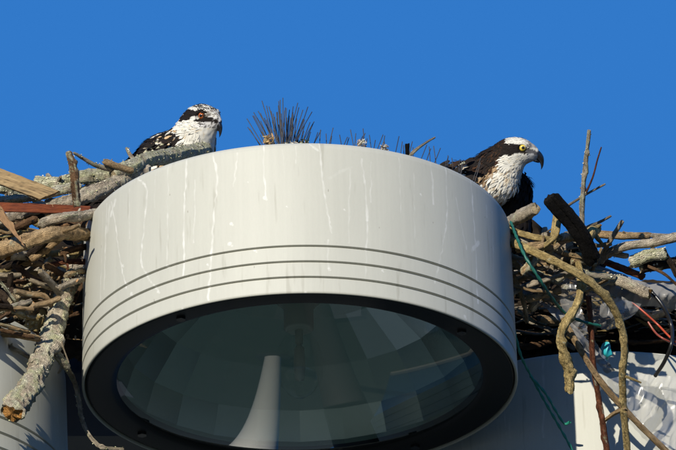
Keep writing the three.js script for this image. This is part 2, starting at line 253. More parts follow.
// pts: [u, v, w]; returns geometry in world coordinates
function stick(pts, r0, r1, { pal = 'grey', lichen = 0, cut = 'pale', seg = 10, step = 2.4, rough = 0.10, crook = 0.5, knots = 0, tip = false, nubs = 0 } = {}) {
  const P = pts.map(p => new THREE.Vector3(p[0], -p[1], -(p[2] ?? 0)));
  const c = P.length > 1 ? new THREE.CatmullRomCurve3(P, false, 'centripetal') : null, len = c.getLength(), n = Math.max(3, Math.ceil(len / step)), id = rnd() * 900;
  const pos = [], colr = [], uv = [], idx = [], [cA, cB] = PAL[pal];
  const kn = []; for (let k = 0; k < knots; k++) kn.push([rr(0.08, 0.95), rr(0, 6.28), rr(0.35, 0.8)]);
  const rings = []; let N = new THREE.Vector3(0.3, 0.2, 1);
  for (let i = 0; i <= n; i++) {
    const t = i / n, p = c.getPointAt(t), T = c.getTangentAt(t); N = N.clone().addScaledVector(T, -N.dot(T)).normalize(); const B = T.clone().cross(N);
    const r = (r0 + (r1 - r0) * t) * (1 + 0.12 * noise(id, t * len * 0.05, 1)) * (tip ? Math.pow(Math.min(1, (1 - t) * len / (r0 * 4) + 0.05), 0.6) : 1);
    const ox = crook * r0 * 0.55 * noise(t * len * 0.022, id, 0), oy = crook * r0 * 0.55 * noise(t * len * 0.022, 4, id);
    const ring = [];
    for (let k = 0; k <= seg; k++) {
      const a = k / seg * 2 * Math.PI, ca = Math.cos(a), sa = Math.sin(a), along = t * len;
      let q = 1 + rough * (fbm(ca * 1.4 + id, sa * 1.4, along * 0.13, 3) * 2 + 0.8 * noise(ca * 3 + id, sa * 3, along * 0.4));
      for (const [kt, ka, ks] of kn) { const d = Math.hypot((t - kt) * len / (r * 1.1), Math.atan2(Math.sin(a - ka), Math.cos(a - ka)) / 0.8); q += ks * Math.exp(-d * d); }
      const tone = clamp(0.5 + 1.1 * fbm(ca * 0.9 + id, sa * 0.9, along * 0.05, 3), 0, 1), fine = 1 + 0.7 * fbm(ca * 4.5 + id, sa * 4.5, along * 0.12, 3) + 0.3 * noise(ca * 2 + id, sa * 2, along * 0.7);
      const crack = smooth(0.07, 0.0, Math.abs(fbm(ca * 2.2 + id, sa * 2.2, along * 0.07, 3))); let cc = mix3(cA, cB, tone).map(x => x * fine * (1 - 0.42 * crack)); q -= 0.05 * crack;
      if (lichen > 0) {
        const f = fbm(ca * 1.6 + id, sa * 1.6 + 8, along * 0.085, 3) + (lichen - 0.5) * 1.1 + 0.14 * noise(ca * 6, sa * 6 + id, along * 0.6), m = smooth(0.02, 0.14, f);
        q += m * (0.10 + 0.16 * Math.abs(noise(ca * 4, along * 0.7 + id, sa * 4)));
        const L = mix3(LICH[0], LICH[1], clamp(0.5 + 1.6 * noise(ca * 2 + id, sa * 2, along * 0.12), 0, 1)); cc = mix3(cc, L.map(x => x * (0.72 + 0.5 * Math.abs(noise(ca * 5 + 3, sa * 5, along * 0.9 + id)) * 1.6)), m * 0.92);
      }
      const rag = (i === 0 || i === n) ? (i ? 1 : -1) * r * 0.7 * noise(ca * 1.3 + id, sa * 1.3, i + 2) : 0, sh = (i === 0 || i === n) ? 0.86 : 1;
      const v3 = p.clone().addScaledVector(T, rag).addScaledVector(N, ca * r * q * sh + ox).addScaledVector(B, sa * r * q * sh + oy), wv = W(v3.x, -v3.y, -v3.z);
      pos.push(wv.x, wv.y, wv.z); colr.push(...cc); uv.push(k / seg * Math.max(1, Math.round(r / 4)), along * PX / 0.035); ring.push(v3);
    }
    rings.push([ring, p.clone().addScaledVector(N, ox).addScaledVector(B, oy), T]);
  }
  for (let i = 0; i < n; i++) for (let k = 0; k < seg; k++) { const a = i * (seg + 1) + k, b = a + seg + 1; idx.push(a, a + 1, b, b, a + 1, b + 1); }
  for (const e of [0, n]) {
    const [ring, ctr, T] = rings[e], base = pos.length / 3, s = e ? 1 : -1, cc = CUT[cut], m = ctr.clone().addScaledVector(T, s * r0 * rr(0.05, 0.3));
    for (let k = 0; k <= seg; k++) { const q = ring[k].clone(), wv = W(q.x, -q.y, -q.z), f = 0.62 + 0.3 * noise(k * 0.9, e, id); pos.push(wv.x, wv.y, wv.z); colr.push(cc[0] * f, cc[1] * f, cc[2] * f); uv.push(k / seg, 0); }
    for (let k = 0; k <= seg; k++) { const kk = k % seg, q = ring[kk].clone().lerp(m, 0.45).addScaledVector(T, s * r0 * 0.25 * noise(kk * 0.7, id, e)), wv = W(q.x, -q.y, -q.z), f = 0.95 + 0.5 * noise(kk * 1.3, id, e + 3); pos.push(wv.x, wv.y, wv.z); colr.push(cc[0] * f, cc[1] * f, cc[2] * f); uv.push(k / seg, 0.1); }
    const wv = W(m.x, -m.y, -m.z); pos.push(wv.x, wv.y, wv.z); colr.push(...cc); uv.push(0.5, 0.2);
    for (let k = 0; k < seg; k++) { const a = base + k, b = a + seg + 1, ct = base + 2 * seg + 2; if (e) idx.push(a, a + 1, b, b, a + 1, b + 1, b, b + 1, ct); else idx.push(a, b, a + 1, b, b + 1, a + 1, b, ct, b + 1); }
  }
  const out = raw(pos, idx, colr, uv), all = [out];
  for (let k = 0; k < nubs; k++) { // broken side shoots
    const t = rr(0.12, 0.9), p = c.getPointAt(t), T = c.getTangentAt(t), d = new THREE.Vector3(rr(-1, 1), rr(-1, 1), rr(-0.4, 1)).cross(T).normalize().addScaledVector(T, rr(-0.9, 0.9)).normalize(), l = r0 * rr(1.5, 3.4), rad = r0 * rr(0.22, 0.42), e = p.clone().addScaledVector(d, l), m = p.clone().addScaledVector(d, l * 0.6).addScaledVector(T, rr(-0.2, 0.2) * l);
    all.push(stick([[p.x, -p.y, -p.z], [m.x, -m.y, -m.z], [e.x, -e.y, -e.z]], rad * 1.3, rad * 0.8, { pal, lichen: lichen * 0.5, seg: 7, step: 2.5, cut }));
  }
  if (lichen > 0.3) all.push(flakes(rings, Math.round(len * r0 * 0.26 * lichen), r0));
  return all.length > 1 ? mergeGeometries(all) : out;
}
// little upstanding lichen lobes along a branch
function flakes(rings, count, r0) {
  const pos = [], colr = [], uv = [], idx = [];
  for (let i = 0; i < count; i++) {
    const [ring, ctr] = rings[Math.floor(rnd() * rings.length)], q = ring[Math.floor(rnd() * (ring.length - 1))], out = q.clone().sub(ctr).normalize();
    if (fbm(q.x * 0.06, q.y * 0.06, q.z * 0.06 + 4, 2) < -0.12) continue;
    const t1 = new THREE.Vector3(rr(-1, 1), rr(-1, 1), rr(-1, 1)).cross(out).normalize(), t2 = out.clone().cross(t1), s = rr(0.5, 1.35), L = LICH[Math.floor(rnd() * 3)], f = rr(0.55, 0.95), b = pos.length / 3;
    const P = [q.clone().addScaledVector(out, -0.4), q.clone().addScaledVector(t1, s).addScaledVector(out, rr(0.1, 1.1)), q.clone().addScaledVector(t2, s * rr(0.6, 1.2)).addScaledVector(out, rr(0.5, 1.5)), q.clone().addScaledVector(t1, -s).addScaledVector(out, rr(0.1, 1.1)), q.clone().addScaledVector(t2, -s * 0.7).addScaledVector(out, rr(0.2, 1))];
    for (const v of P) { const wv = W(v.x, -v.y, -v.z); pos.push(wv.x, wv.y, wv.z); colr.push(L[0] * f, L[1] * f, L[2] * f); uv.push(0.3, 0.3); }
    idx.push(b, b + 1, b + 2, b, b + 2, b + 3, b, b + 3, b + 4, b, b + 4, b + 1);
  }
  if (!pos.length) { pos.push(0, 0, 0, 0, 0, 0, 0, 0, 0); colr.push(0, 0, 0, 0, 0, 0, 0, 0, 0); uv.push(0, 0, 0, 0, 0, 0); idx.push(0, 1, 2); const r = rings[0][1], wv = W(r.x, -r.y, -r.z); for (let k = 0; k < 3; k++) { pos[k * 3] = wv.x; pos[k * 3 + 1] = wv.y; pos[k * 3 + 2] = wv.z; } }
  return raw(pos, idx, colr, uv);
}

// ------------------------------------------------------------------ the nest
const nestBase = W(300, 330, 560);
const nest = tag(thing('nest', nestBase), 'large untidy osprey nest of dead sticks piled around the lamps', 'nest');
{ // packed dark litter in the middle, and under the pile on either side
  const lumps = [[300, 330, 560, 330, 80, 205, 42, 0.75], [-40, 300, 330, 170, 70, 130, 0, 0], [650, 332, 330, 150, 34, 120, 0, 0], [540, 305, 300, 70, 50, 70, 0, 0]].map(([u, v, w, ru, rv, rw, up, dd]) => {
    const g = new THREE.SphereGeometry(1, 96, 56), p = g.attributes.position, cs = [], ctr = W(u, v, w);
    for (let i = 0; i < p.count; i++) {
      const x = p.getX(i), y = p.getY(i), z = p.getZ(i), n = 1 + 0.16 * fbm(x * 5 + u, y * 5, z * 5, 3) + 0.06 * noise(x * 22, y * 22 + u, z * 22);
      const dip = y > 0 ? smooth(0.9, 0.2, Math.hypot(x, z)) * dd : 0;
      p.setXYZ(i, ctr.x + x * n * ru * PX, ctr.y + (y * n * (1 - dip) * rv + up) * PX, ctr.z + z * n * rw * PX);
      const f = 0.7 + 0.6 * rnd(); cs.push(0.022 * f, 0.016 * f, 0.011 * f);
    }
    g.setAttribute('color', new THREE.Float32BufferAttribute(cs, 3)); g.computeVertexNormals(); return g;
  });
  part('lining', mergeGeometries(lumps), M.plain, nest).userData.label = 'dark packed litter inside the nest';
}
const S = (pts, r0, r1, o) => part('stick', stick(pts, r0, r1, { nubs: r0 > 2.4 ? Math.floor(rr(0, 3.6)) : 0, ...o }), M.wood, nest);
// left pile, measured stick by stick
S([[205, 150, 285], [178, 155, 200], [150, 159, 130], [131, 167, 90], [112, 172, 80]], 7.5, 6.5, { pal: 'grey', lichen: 0.75, seg: 14, step: 1.6 });
S([[128, 169, 100], [104, 174, 95], [80, 177, 90], [56, 183, 100], [36, 182, 110]], 7.5, 5.5, { pal: 'grey', lichen: 0.8, seg: 14, step: 1.6 });
S([[104, 161, 70], [118, 166, 75], [133, 171, 82]], 3.2, 3.6, { pal: 'tan' });
S([[74, 153, 50], [84, 159, 60], [97, 166, 70], [112, 170, 80]], 1.5, 2.6, { pal: 'grey', lichen: 0.5 });
S([[145, 170, 110], [118, 182, 80], [98, 190, 62], [70, 201, 52], [45, 206, 55]], 8, 7, { pal: 'grey', lichen: 0.35, seg: 14, step: 2 });
S([[-30, 184, 60], [0, 187, 60], [22, 193, 70], [40, 200, 80]], 5.5, 4.5, { pal: 'grey', lichen: 0.7, seg: 12 });
S([[-20, 204, 40], [20, 199, 40], [52, 192, 50], [80, 186, 60]], 4.5, 5, { pal: 'grey', lichen: 0.6, seg: 12 });
S([[-20, 226, 20], [6, 219, 10], [27, 211, 20], [45, 206, 40]], 7, 6, { pal: 'grey', seg: 12, rough: 0.16 });
S([[41, 224, -10], [60, 218, -25], [90, 215, 10], [125, 212, 60]], 5, 6.5, { pal: 'grey', lichen: 0.3, seg: 12 });
S([[12, 230, 10], [24, 224, 0], [36, 219, 10]], 3.6, 4.2, { pal: 'brown' });
S([[-30, 260, -30], [0, 250, -30], [28, 241, -45], [52, 234, -40], [80, 234, 0], [96, 238, 40]], 9, 6, { pal: 'tan', lichen: 0.22, seg: 16, step: 2, rough: 0.14 });
S([[8, 257, -20], [20, 255, -5], [36, 259, 30]], 5, 4.5, { pal: 'grey', cut: 'orange', seg: 12 });
S([[-20, 274, -40], [2, 275, -40], [21, 275, -30]], 2.9, 2.6, { pal: 'pale' });
S([[30, 280, -50], [42, 285, -45], [54, 289, -30]], 2.4, 2.8, { pal: 'pale' });
S([[40, 271, -60], [49, 281, -50], [60, 294, -30]], 3.6, 4.2, { pal: 'grey' });
S([[-30, 274, 0], [-5, 285, -20], [15, 299, -50]], 9, 8.5, { pal: 'dark', seg: 14 });
S([[15, 291, -70], [28, 294, -60], [44, 296, -55], [52, 306, -50]], 3, 3.3, { pal: 'tan', lichen: 0.3 });
S([[27, 313, -80], [34, 306, -70], [48, 303, -60], [60, 298, -50]], 2.6, 3.2, { pal: 'tan' });
S([[58, 289, -40], [70, 283, -20], [84, 279, 10]], 3.2, 3.4, { pal: 'grey' });
S([[-30, 331, -60], [0, 333, -70], [22, 336, -75], [40, 339, -70]], 4, 3.4, { pal: 'tan', seg: 12 });
S([[-15, 336, -60], [2, 343, -65], [17, 350, -70], [30, 358, -60]], 2.6, 2.0, { pal: 'grey', lichen: 0.55 });
S([[45, 340, -60], [56, 352, -60], [68, 368, -50]], 4.4, 3.8, { pal: 'grey', lichen: 0.5, seg: 12 });
S([[-10, 238, 30], [8, 236, 20], [22, 233, 30]], 2.2, 1.6, { pal: 'yellow', lichen: 0.4 });
S([[96, 224, 30], [70, 226, 60], [52, 222, 80]], 4, 3, { pal: 'brown' });
S([[90, 246, 30], [74, 249, 10], [60, 254, 10]], 3.4, 3, { pal: 'brown' });
S([[92, 262, 20], [70, 262, 20], [46, 266, 10]], 3.4, 2.4, { pal: 'red' });
S([[66, 276, -20], [78, 272, 0], [95, 270, 30]], 3, 3, { pal: 'tan', lichen: 0.4 });
// right pile
S([[498, 229, 130], [512, 221, 70], [535, 208, 40]], 6.2, 6.6, { pal: 'grey', lichen: 0.3, cut: 'pale', seg: 14, step: 1.8 });
S([[504, 228, 70], [522, 234, 50], [545, 239, 40], [568, 238, 95], [590, 243, 175]], 3.4, 3.6, { pal: 'yellow', seg: 12 });
S([[596, 234, 155], [622, 236, 155], [650, 236, 165]], 4, 3.8, { pal: 'tan', seg: 12, rough: 0.06, crook: 0.2 });
S([[646, 235, 175], [664, 236, 175], [700, 239, 175]], 2.6, 2.6, { pal: 'grey', rough: 0.05 });
S([[594, 262, 155], [612, 251, 125], [628, 246, 115], [652, 243, 115], [680, 237, 115], [710, 232, 125]], 4.6, 4.8, { pal: 'grey', lichen: 0.2, seg: 14, rough: 0.07 });
S([[601, 262, 145], [606, 248, 125], [614, 235, 115], [623, 221, 110]], 3.2, 2.2, { pal: 'grey', cut: 'white', seg: 12 });
S([[528, 264, 60], [545, 246, 30], [556, 236, 30], [559, 222, 40], [563, 208, 95]], 3, 2.2, { pal: 'yellow' });
S([[545, 228, 70], [544, 236, 60], [546, 250, 60]], 3, 3.4, { pal: 'grey', cut: 'white' });
S([[556, 214, 60], [554, 232, 50], [552, 250, 50]], 3.4, 4, { pal: 'yellow' });
S([[560, 238, 60], [574, 232, 115], [585, 228, 135]], 3.6, 3, { pal: 'pale' });
S([[596, 228, 125], [588, 238, 65], [582, 250, 75]], 5.2, 5.6, { pal: 'yellow', cut: 'orange', seg: 12 });
S([[516, 250, 40], [540, 246, 30], [562, 250, 75], [588, 262, 95]], 4.2, 5, { pal: 'tan', seg: 12 });
S([[508, 236, 60], [535, 245, 50], [560, 258, 60]], 3.6, 3.2, { pal: 'grey', lichen: 0.25 });
S([[600, 276, 125], [622, 282, 110], [650, 294, 95]], 5.4, 6, { pal: 'grey', lichen: 0.35, cut: 'orange', seg: 14 });
S([[604, 261, 155], [622, 268, 145], [644, 277, 145]], 3.4, 3.8, { pal: 'red', seg: 12 });
S([[600, 254, 135], [612, 254, 125], [628, 256, 125]], 2.6, 2.8, { pal: 'pale', lichen: 0.4 });
S([[632, 262, 125], [648, 256, 115], [666, 254, 115]], 6, 5.4, { pal: 'grey', lichen: 0.85, seg: 14, step: 1.6 });
S([[640, 268, 125], [658, 264, 125], [676, 262, 135], [700, 266, 145]], 6, 5, { pal: 'dark', lichen: 0.35, seg: 12 });
S([[662, 250, 115], [670, 262, 115], [678, 276, 115]], 3, 3, { pal: 'dark' });
S([[648, 266, 115], [664, 274, 105], [680, 288, 105]], 1.6, 1.4, { pal: 'brown' });
S([[566, 268, 95], [580, 262, 75], [592, 250, 135]], 3.6, 4.4, { pal: 'dark', seg: 12 });
S([[572, 244, 65], [578, 268, 65], [582, 300, 65]], 5, 4, { pal: 'dark', seg: 12 });

// the rest of the pile: random sticks kept under the outline
const topL = u => u < 0 ? 196 : u < 60 ? 196 - u * 0.15 : 187 - (u - 60) * 0.22, topR = u => u < 560 ? 236 + (u - 510) * 0.1 : u < 600 ? 244 + (u - 560) * 0.25 : 262 + (u - 600) * 0.22;
function filler(i) {
  for (let tries = 0; tries < 60; tries++) {
    const left = i % 2 === 0, u = left ? rr(-150, 100) : rr(505, 790), top = left ? topL(u) : topR(u), v = rr(top + 8, left ? 345 : 345), w = left ? rr(v < 222 ? 30 : -40, 380) : rr(60, 400);
    const ang = rr(-0.55, 0.55) + (rnd() < 0.14 ? rr(-1, 1) : 0), dl = rr(28, 105), dwz = rr(-0.75, 0.75), du = Math.cos(ang) * dl * Math.sqrt(1 - dwz * dwz * 0.7), dv = Math.sin(ang) * dl, dw = dwz * dl;
    const pts = [[u - du, v - dv, w - dw], [u - du * 0.3 + rr(-5, 5), v - dv * 0.3 + rr(-6, 6), w - dw * 0.3], [u + du * 0.4 + rr(-5, 5), v + dv * 0.4 + rr(-6, 6), w + dw * 0.4], [u + du, v + dv, w + dw]];
    const ok = pts.every(p => { const T = p[0] < 300 ? topL(p[0]) : topR(p[0]); const dd = Math.hypot(p[0] - 300, (p[2] - 50)); return p[1] > T + 5 && dd > 236 && (p[0] > 200 || p[1] > 238 || p[2] > 50) && (p[0] < 585 || p[2] > 125) && (p[0] > 300 || p[1] < 352) && (p[1] < 320 || p[0] < 300 || (p[1] < 348 && p[2] > 165)) && p[0] < 850 && (p[0] < 596 || p[0] > 650 || p[1] > 284); });
    if (!ok) continue;
    const r = Math.pow(rnd(), 1.7) * 5 + 1.7, pal = ['grey', 'tan', 'brown', 'dark', 'dark', 'yellow', 'brown', 'grey', 'dark'][Math.floor(rnd() * 9)];
    return [pts, r, r * rr(0.55, 0.95), { pal, lichen: rnd() < 0.3 ? rr(0.2, 0.6) : 0, seg: r > 4 ? 11 : 8, step: 3.5, rough: 0.2, crook: 3.2, knots: Math.floor(rr(0, 4)), cut: rnd() < 0.12 ? 'orange' : rnd() < 0.4 ? 'pale' : 'old' }];
  }
  return null;
}
for (let i = 0; i < 130; i++) { const f = filler(i); if (f) S(...f); }
for (let i = 0; i < 14; i++) { const u = rr(-60, 8), v = rr(302, 334), w = rr(-125, -92), l = rr(18, 40), a = rr(-0.4, 0.4), r = rr(2, 4.2); S([[u - l, v - l * a, w + rr(-8, 8)], [u, v + rr(-3, 3), w], [Math.min(u + l, 34), Math.min(v + l * a, 340), w + rr(0, 20)]], r, r * 0.8, { pal: ['brown', 'grey', 'dark', 'tan'][i % 4], lichen: i % 3 ? 0 : 0.4, seg: 10, step: 2.5, rough: 0.2, crook: 2, cut: 'old', knots: 2 }); }
for (let i = 0; i < 128; i++) { // short broken pieces lying at the front of the pile
  const left = i % 2 < 1, u = left ? rr(-8, 80) : rr(518, 600), v = left ? rr(218, 335) : rr(244, 300), w = left ? rr(-5, 110) + (v < 238 ? 50 : 0) : rr(30, 130), a = rr(-0.7, 0.7) + (rnd() < 0.25 ? rr(-1.2, 1.2) : 0), l = rr(9, 30), r = rr(1.3, 4.2), dw = rr(-0.5, 0.5) * l, du = Math.cos(a) * l, dv = Math.sin(a) * l;
  if ((left && (u + Math.abs(du) > 90 || (v + Math.abs(dv) > 345) || v - Math.abs(dv) < 214)) || (!left && (u - Math.abs(du) < 507 || v - Math.abs(dv) < 240))) continue;
  S([[u - du, v - dv, w - dw], [u + rr(-3, 3), v + rr(-3, 3), w], [u + du, v + dv, w + dw]], r, r * rr(0.6, 1), { pal: ['tan', 'grey', 'yellow', 'tan', 'brown', 'pale'][i % 6], lichen: rnd() < 0.35 ? rr(0.25, 0.6) : 0, seg: 9, step: 2.5, rough: 0.22, crook: 2, cut: rnd() < 0.25 ? 'orange' : rnd() < 0.5 ? 'pale' : 'old', knots: 2 });
}
{ // the hidden back rim, so that the pile closes round the birds
  for (let i = 0; i < 0; i++) S();
  const bits = [];
  for (let i = 0; i < 520; i++) { const f = filler(i); if (!f) continue; const [p, , , o] = f; const m = 0.45; const back = p[1][0] < 300 ? Math.max(0, 60 - p[1][2]) : 0; const pts = p.map(q => [p[1][0] + (q[0] - p[1][0]) * m, p[1][1] + (q[1] - p[1][1]) * m, q[2] + back]); bits.push(stick(pts, rr(0.7, 1.6), rr(0.4, 1), { pal: i % 4 === 0 ? 'tan' : i % 4 === 1 ? 'grey' : i % 4 === 2 ? 'brown' : 'dark', seg: 5, step: 9, crook: 3 })); }
  for (let i = 0; i < 360; i++) { // bowl behind the lamp
    const a = rnd() * 6.283, rad = rr(0.72, 1.15), cx = 300 + Math.cos(a) * rad * 330, cw = 560 - Math.sin(a) * rad * 205, dl = rr(30, 90), ta = a + Math.PI / 2 + rr(-0.5, 0.5);
    if (Math.hypot(cx - 300, cw - 50) < 330 || cx < 60 || cx > 560) continue;
    const lift = 290 - (cw - 300) * 0.1 + rr(-8, 40); const du = Math.cos(ta) * dl, dw = -Math.sin(ta) * dl;
    bits.push(stick([[cx - du, lift + rr(-8, 8), cw - dw], [cx, lift, cw], [cx + du, lift + rr(-8, 8), cw + dw]], rr(1.5, 4.5), rr(1, 3.5), { pal: ['grey', 'tan', 'brown'][i % 3], seg: 6, step: 10 }));
  }
  const o = part('twig_litter', mergeGeometries(bits), M.wood, nest); o.userData.kind = 'stuff'; o.userData.label = 'fine twigs and broken sticks filling the nest';
}
{ // dry leaves, bark chips and straw caught in the pile
  const bits = [];
  for (let i = 0; i < 300; i++) {
    const left = rnd() < 0.55, u = left ? rr(-20, 84) : rr(512, 690), T = left ? topL(u) : topR(u), v = rr(T + 14, left ? 340 : 315), w = left ? rr(-20, 120) : u > 586 ? rr(150, 230) : rr(50, 160), s = rr(1.2, 3.2), a = rnd() * 6.28, b = rr(-1, 1);
    if (!left && u > 596 && u < 650 && v < 284) continue;
    const pos = [], cc = [], n = 6, base = [[0.42, 0.32, 0.2], [0.36, 0.2, 0.09], [0.5, 0.46, 0.36], [0.2, 0.13, 0.08]][Math.floor(rnd() * 4)], k = rr(0.7, 1.1), asp = rr(0.2, 0.6);
    const add = (x, y, z) => { const X = x * Math.cos(a) - y * Math.sin(a), Y = x * Math.sin(a) + y * Math.cos(a), q = W(u + X, v + Y, w + z + b * X); pos.push(q.x, q.y, q.z); cc.push(base[0] * k, base[1] * k, base[2] * k); };
    add(0, 0, rr(-2, 2)); for (let j = 0; j < n; j++) { const t = j / n * 6.283, q = s * rr(0.7, 1.2); add(Math.cos(t) * q, Math.sin(t) * q * asp, rr(-1.2, 1.2)); }
    const idx = []; for (let j = 0; j < n; j++) idx.push(0, 1 + j, 1 + (j + 1) % n); bits.push(raw(pos, idx, cc));
  }
  const o = part('leaf_litter', mergeGeometries(bits), std({ vertexColors: true, roughness: 0.9, side: THREE.DoubleSide }), nest); o.userData.kind = 'stuff'; o.userData.label = 'dry leaves and bark chips caught between the sticks';
}

// ------------------------------------------------------------------ branches that stand out of the pile
const branch = (name, geos, label, group) => single(name, geos.length > 1 ? mergeGeometries(geos) : geos[0], M.wood, label, 'branch', group);
branch('lichen_branch', [stick([[74, 276, 40], [66, 292, 15], [57, 318, -20], [50, 338, -48], [40, 362, -80], [30, 386, -110], [12, 413, -148]], 8.5, 11, { pal: 'grey', lichen: 0.52, cut: 'orange', seg: 20, step: 1.3, rough: 0.2, knots: 5 })], 'thick lichen covered branch with orange cut end hanging before a lamp');
branch('upright_stub', [stick([[77, 206, 0], [75, 186, -5], [73, 170, -5], [69, 152, 0]], 4.6, 3.2, { pal: 'brown', lichen: 0.46, cut: 'white', seg: 14, step: 1.5, knots: 4 })], 'short upright reddish stub with whitish tip above the rusty bar');
branch('charred_branch', [stick([[592, 262, 40], [586, 246, 30], [568, 221, 20], [547, 199, 10]], 7, 6, { pal: 'char', cut: 'dark', seg: 12, rough: 0.08, crook: 0.2 }), stick([[596, 258, 34], [580, 226, 18], [553, 195, 8]], 5, 4.6, { pal: 'char', cut: 'dark', seg: 12, crook: 0.2 })], 'black charred branch leaning up out of the nest beside an osprey');
branch('upright_twig', [
  stick([[581, 250, 60], [582, 205, 50], [585, 168, 48], [587, 148, 46], [589, 130, 44]], 2.9, 1.9, { pal: 'grey', lichen: 0.5, cut: 'white', step: 1.4, knots: 7 }),
  stick([[586, 193, 50], [593, 176, 52], [597, 160, 54], [601, 147, 55]], 1.2, 0.7, { pal: 'red', seg: 6 }),
], 'tall bare upright twig with grey lichen beside the charred branch');
branch('crossing_twig', [stick([[555, 214, 70], [575, 201, 60], [590, 192, 62], [605, 184, 66]], 1.5, 1.1, { pal: 'grey', seg: 7 })], 'thin grey twig crossing the tall upright twig');
branch('side_twig', [stick([[578, 233, 90], [590, 226, 88], [600, 222, 86], [611, 216, 84]], 1.7, 1.3, { pal: 'grey', cut: 'white', seg: 7 })], 'short thin pale tipped twig low beside the upright twig');
branch('curved_branch', [stick([[506, 240, 60], [520, 246, 30], [545, 257, 10], [577, 273, 0], [597, 288, 5], [611, 304, 15], [621, 326, 25], [624, 348, 30], [622, 374, 40], [623, 402, 50], [627, 452, 66], [630, 480, 74]], 4.6, 3.2, { pal: 'yellow', lichen: 0.22, seg: 14, step: 1.8, knots: 12 }),
  stick([[623, 376, 40], [634, 380, 36], [641, 383, 34]], 1.6, 1, { pal: 'yellow', seg: 6 })], 'long curved yellowish branch arching down past the plastic sheets');
branch('crooked_branch', [stick([[578, 262, 30], [581, 290, 20], [575, 308, 14], [566, 322, 10], [561, 338, 8], [565, 356, 10], [569, 374, 14], [570, 392, 16]], 3.4, 5, { pal: 'yellow', lichen: 0.2, seg: 14, step: 1.6, rough: 0.26, knots: 12 })], 'knobbly crooked branch stub dangling over the dark floodlight wall');
branch('straight_stick', [stick([[588, 296, 40], [590, 320, 40], [592, 352, 44], [598, 398, 56], [608, 455, 70], [612, 480, 76]], 2.8, 3.2, { pal: 'red', lichen: 0.28, seg: 12, step: 1.8, knots: 6 }), stick([[604, 421, 62], [615, 413, 54], [626, 408, 50]], 2, 2.4, { pal: 'tan', seg: 8 })], 'straight reddish stick hanging beside the long curved branch');
branch('slanting_stick', [stick([[562, 318, 46], [578, 346, 42], [598, 378, 44], [622, 407, 52], [668, 453, 70], [685, 470, 78]], 3.2, 3, { pal: 'tan', rough: 0.05, crook: 0.3, seg: 10 })], 'slanting brown stick running down in front of the clear plastic');
branch('hanging_twig', [stick([[66, 366, -20], [75, 384, 0], [79, 402, 0], [82, 420, -6], [90, 437, -20], [102, 447, -30], [124, 449, -24]], 2.8, 1.6, { pal: 'grey', lichen: 0.4, seg: 10, step: 1.6, knots: 8 })], 'thin twig hanging down along the rim of the big floodlight');
branch('pale_straw', [stick([[61, 334, -60], [63, 346, -70], [69, 363, -75]], 0.9, 0.8, { pal: 'pale', seg: 6 })], 'single pale straw hanging left of the big floodlight');

// ------------------------------------------------------------------ boards and scrap
function board(c4, thick, shade, label, name, category, mat) { // c4: four corners [u, v, w] round the visible face
  const q = c4.map(p => W(...p)), pos = [], cc = [], idx = [], nu = 80, nv = 14, back = dirW(0, 0, -1).multiplyScalar(thick * PX).add(dirW(0, -0.3 * thick * PX, 0));
  for (const s of [0, 1]) for (let j = 0; j <= nv; j++) for (let i = 0; i <= nu; i++) {
    const a = i / nu, b = j / nv, p = q[0].clone().lerp(q[1], a).lerp(q[3].clone().lerp(q[2], a), b); if (s) p.add(back);
    const rag = 0.0016 * fbm(a * 14, b * 9, s, 3) + (i === nu || i === 0 ? 0.006 * noise(b * 6, thick, i) : 0); p.y += 0.6 * rag; p.x += i === nu || i === 0 ? 1.2 * rag : 0; p.z += 0.7 * rag; pos.push(p.x, p.y, p.z); cc.push(...shade(a, b));
  }
  const K = (nu + 1) * (nv + 1), at = (s, i, j) => s * K + j * (nu + 1) + i;
  for (let j = 0; j < nv; j++) for (let i = 0; i < nu; i++) { idx.push(at(0, i, j), at(0, i, j + 1), at(0, i + 1, j), at(0, i + 1, j), at(0, i, j + 1), at(0, i + 1, j + 1)); idx.push(at(1, i, j), at(1, i + 1, j), at(1, i, j + 1), at(1, i + 1, j), at(1, i + 1, j + 1), at(1, i, j + 1)); }
  for (let i = 0; i < nu; i++) for (const j of [0, nv]) { const a = at(0, i, j), b = at(0, i + 1, j), c = at(1, i, j), d = at(1, i + 1, j); j ? idx.push(a, c, b, b, c, d) : idx.push(a, b, c, b, d, c); }
  for (let j = 0; j < nv; j++) for (const i of [0, nu]) { const a = at(0, i, j), b = at(0, i, j + 1), c = at(1, i, j), d = at(1, i, j + 1); i ? idx.push(a, b, c, b, d, c) : idx.push(a, c, b, b, c, d); }
  const g = raw(pos, idx, cc).toNonIndexed(); g.computeVertexNormals();
  return single(name, g, mat, label, category);
}
const plankMat = std({ vertexColors: true, roughness: 0.85 });
const grain = (A, B, k) => (a, b) => { const n = clamp(0.5 + 1.5 * fbm(a * 2.2 + k, b * 9, k, 3), 0, 1), f = (0.95 + 0.3 * noise(a * 9, b * 22, k) + 0.2 * noise(a * 40, b * 12, k)) * (1 - 0.6 * smooth(0.05, 0, Math.abs(fbm(a * 1.6 + 5, b * 5, k, 2)))); return mix3(A, B, n).map(x => x * f); };
board([[-40, 153, 10], [60, 191, 10], [40, 199, 6], [-40, 169, 6]], 5, grain([0.36, 0.25, 0.12], [0.20, 0.13, 0.06], 3), 'weathered tan wooden board slanting over the sticks at the nest edge', 'wooden_board', 'board', plankMat);
board([[-12, 196, -70], [2, 207, -70], [25, 246, -58], [-6, 214, -66]], 2.5, grain([0.48, 0.29, 0.15], [0.32, 0.18, 0.09], 7), 'narrow pale wood splinter tapering to a point below the rusty bar', 'wood_splinter', 'splinter', plankMat);
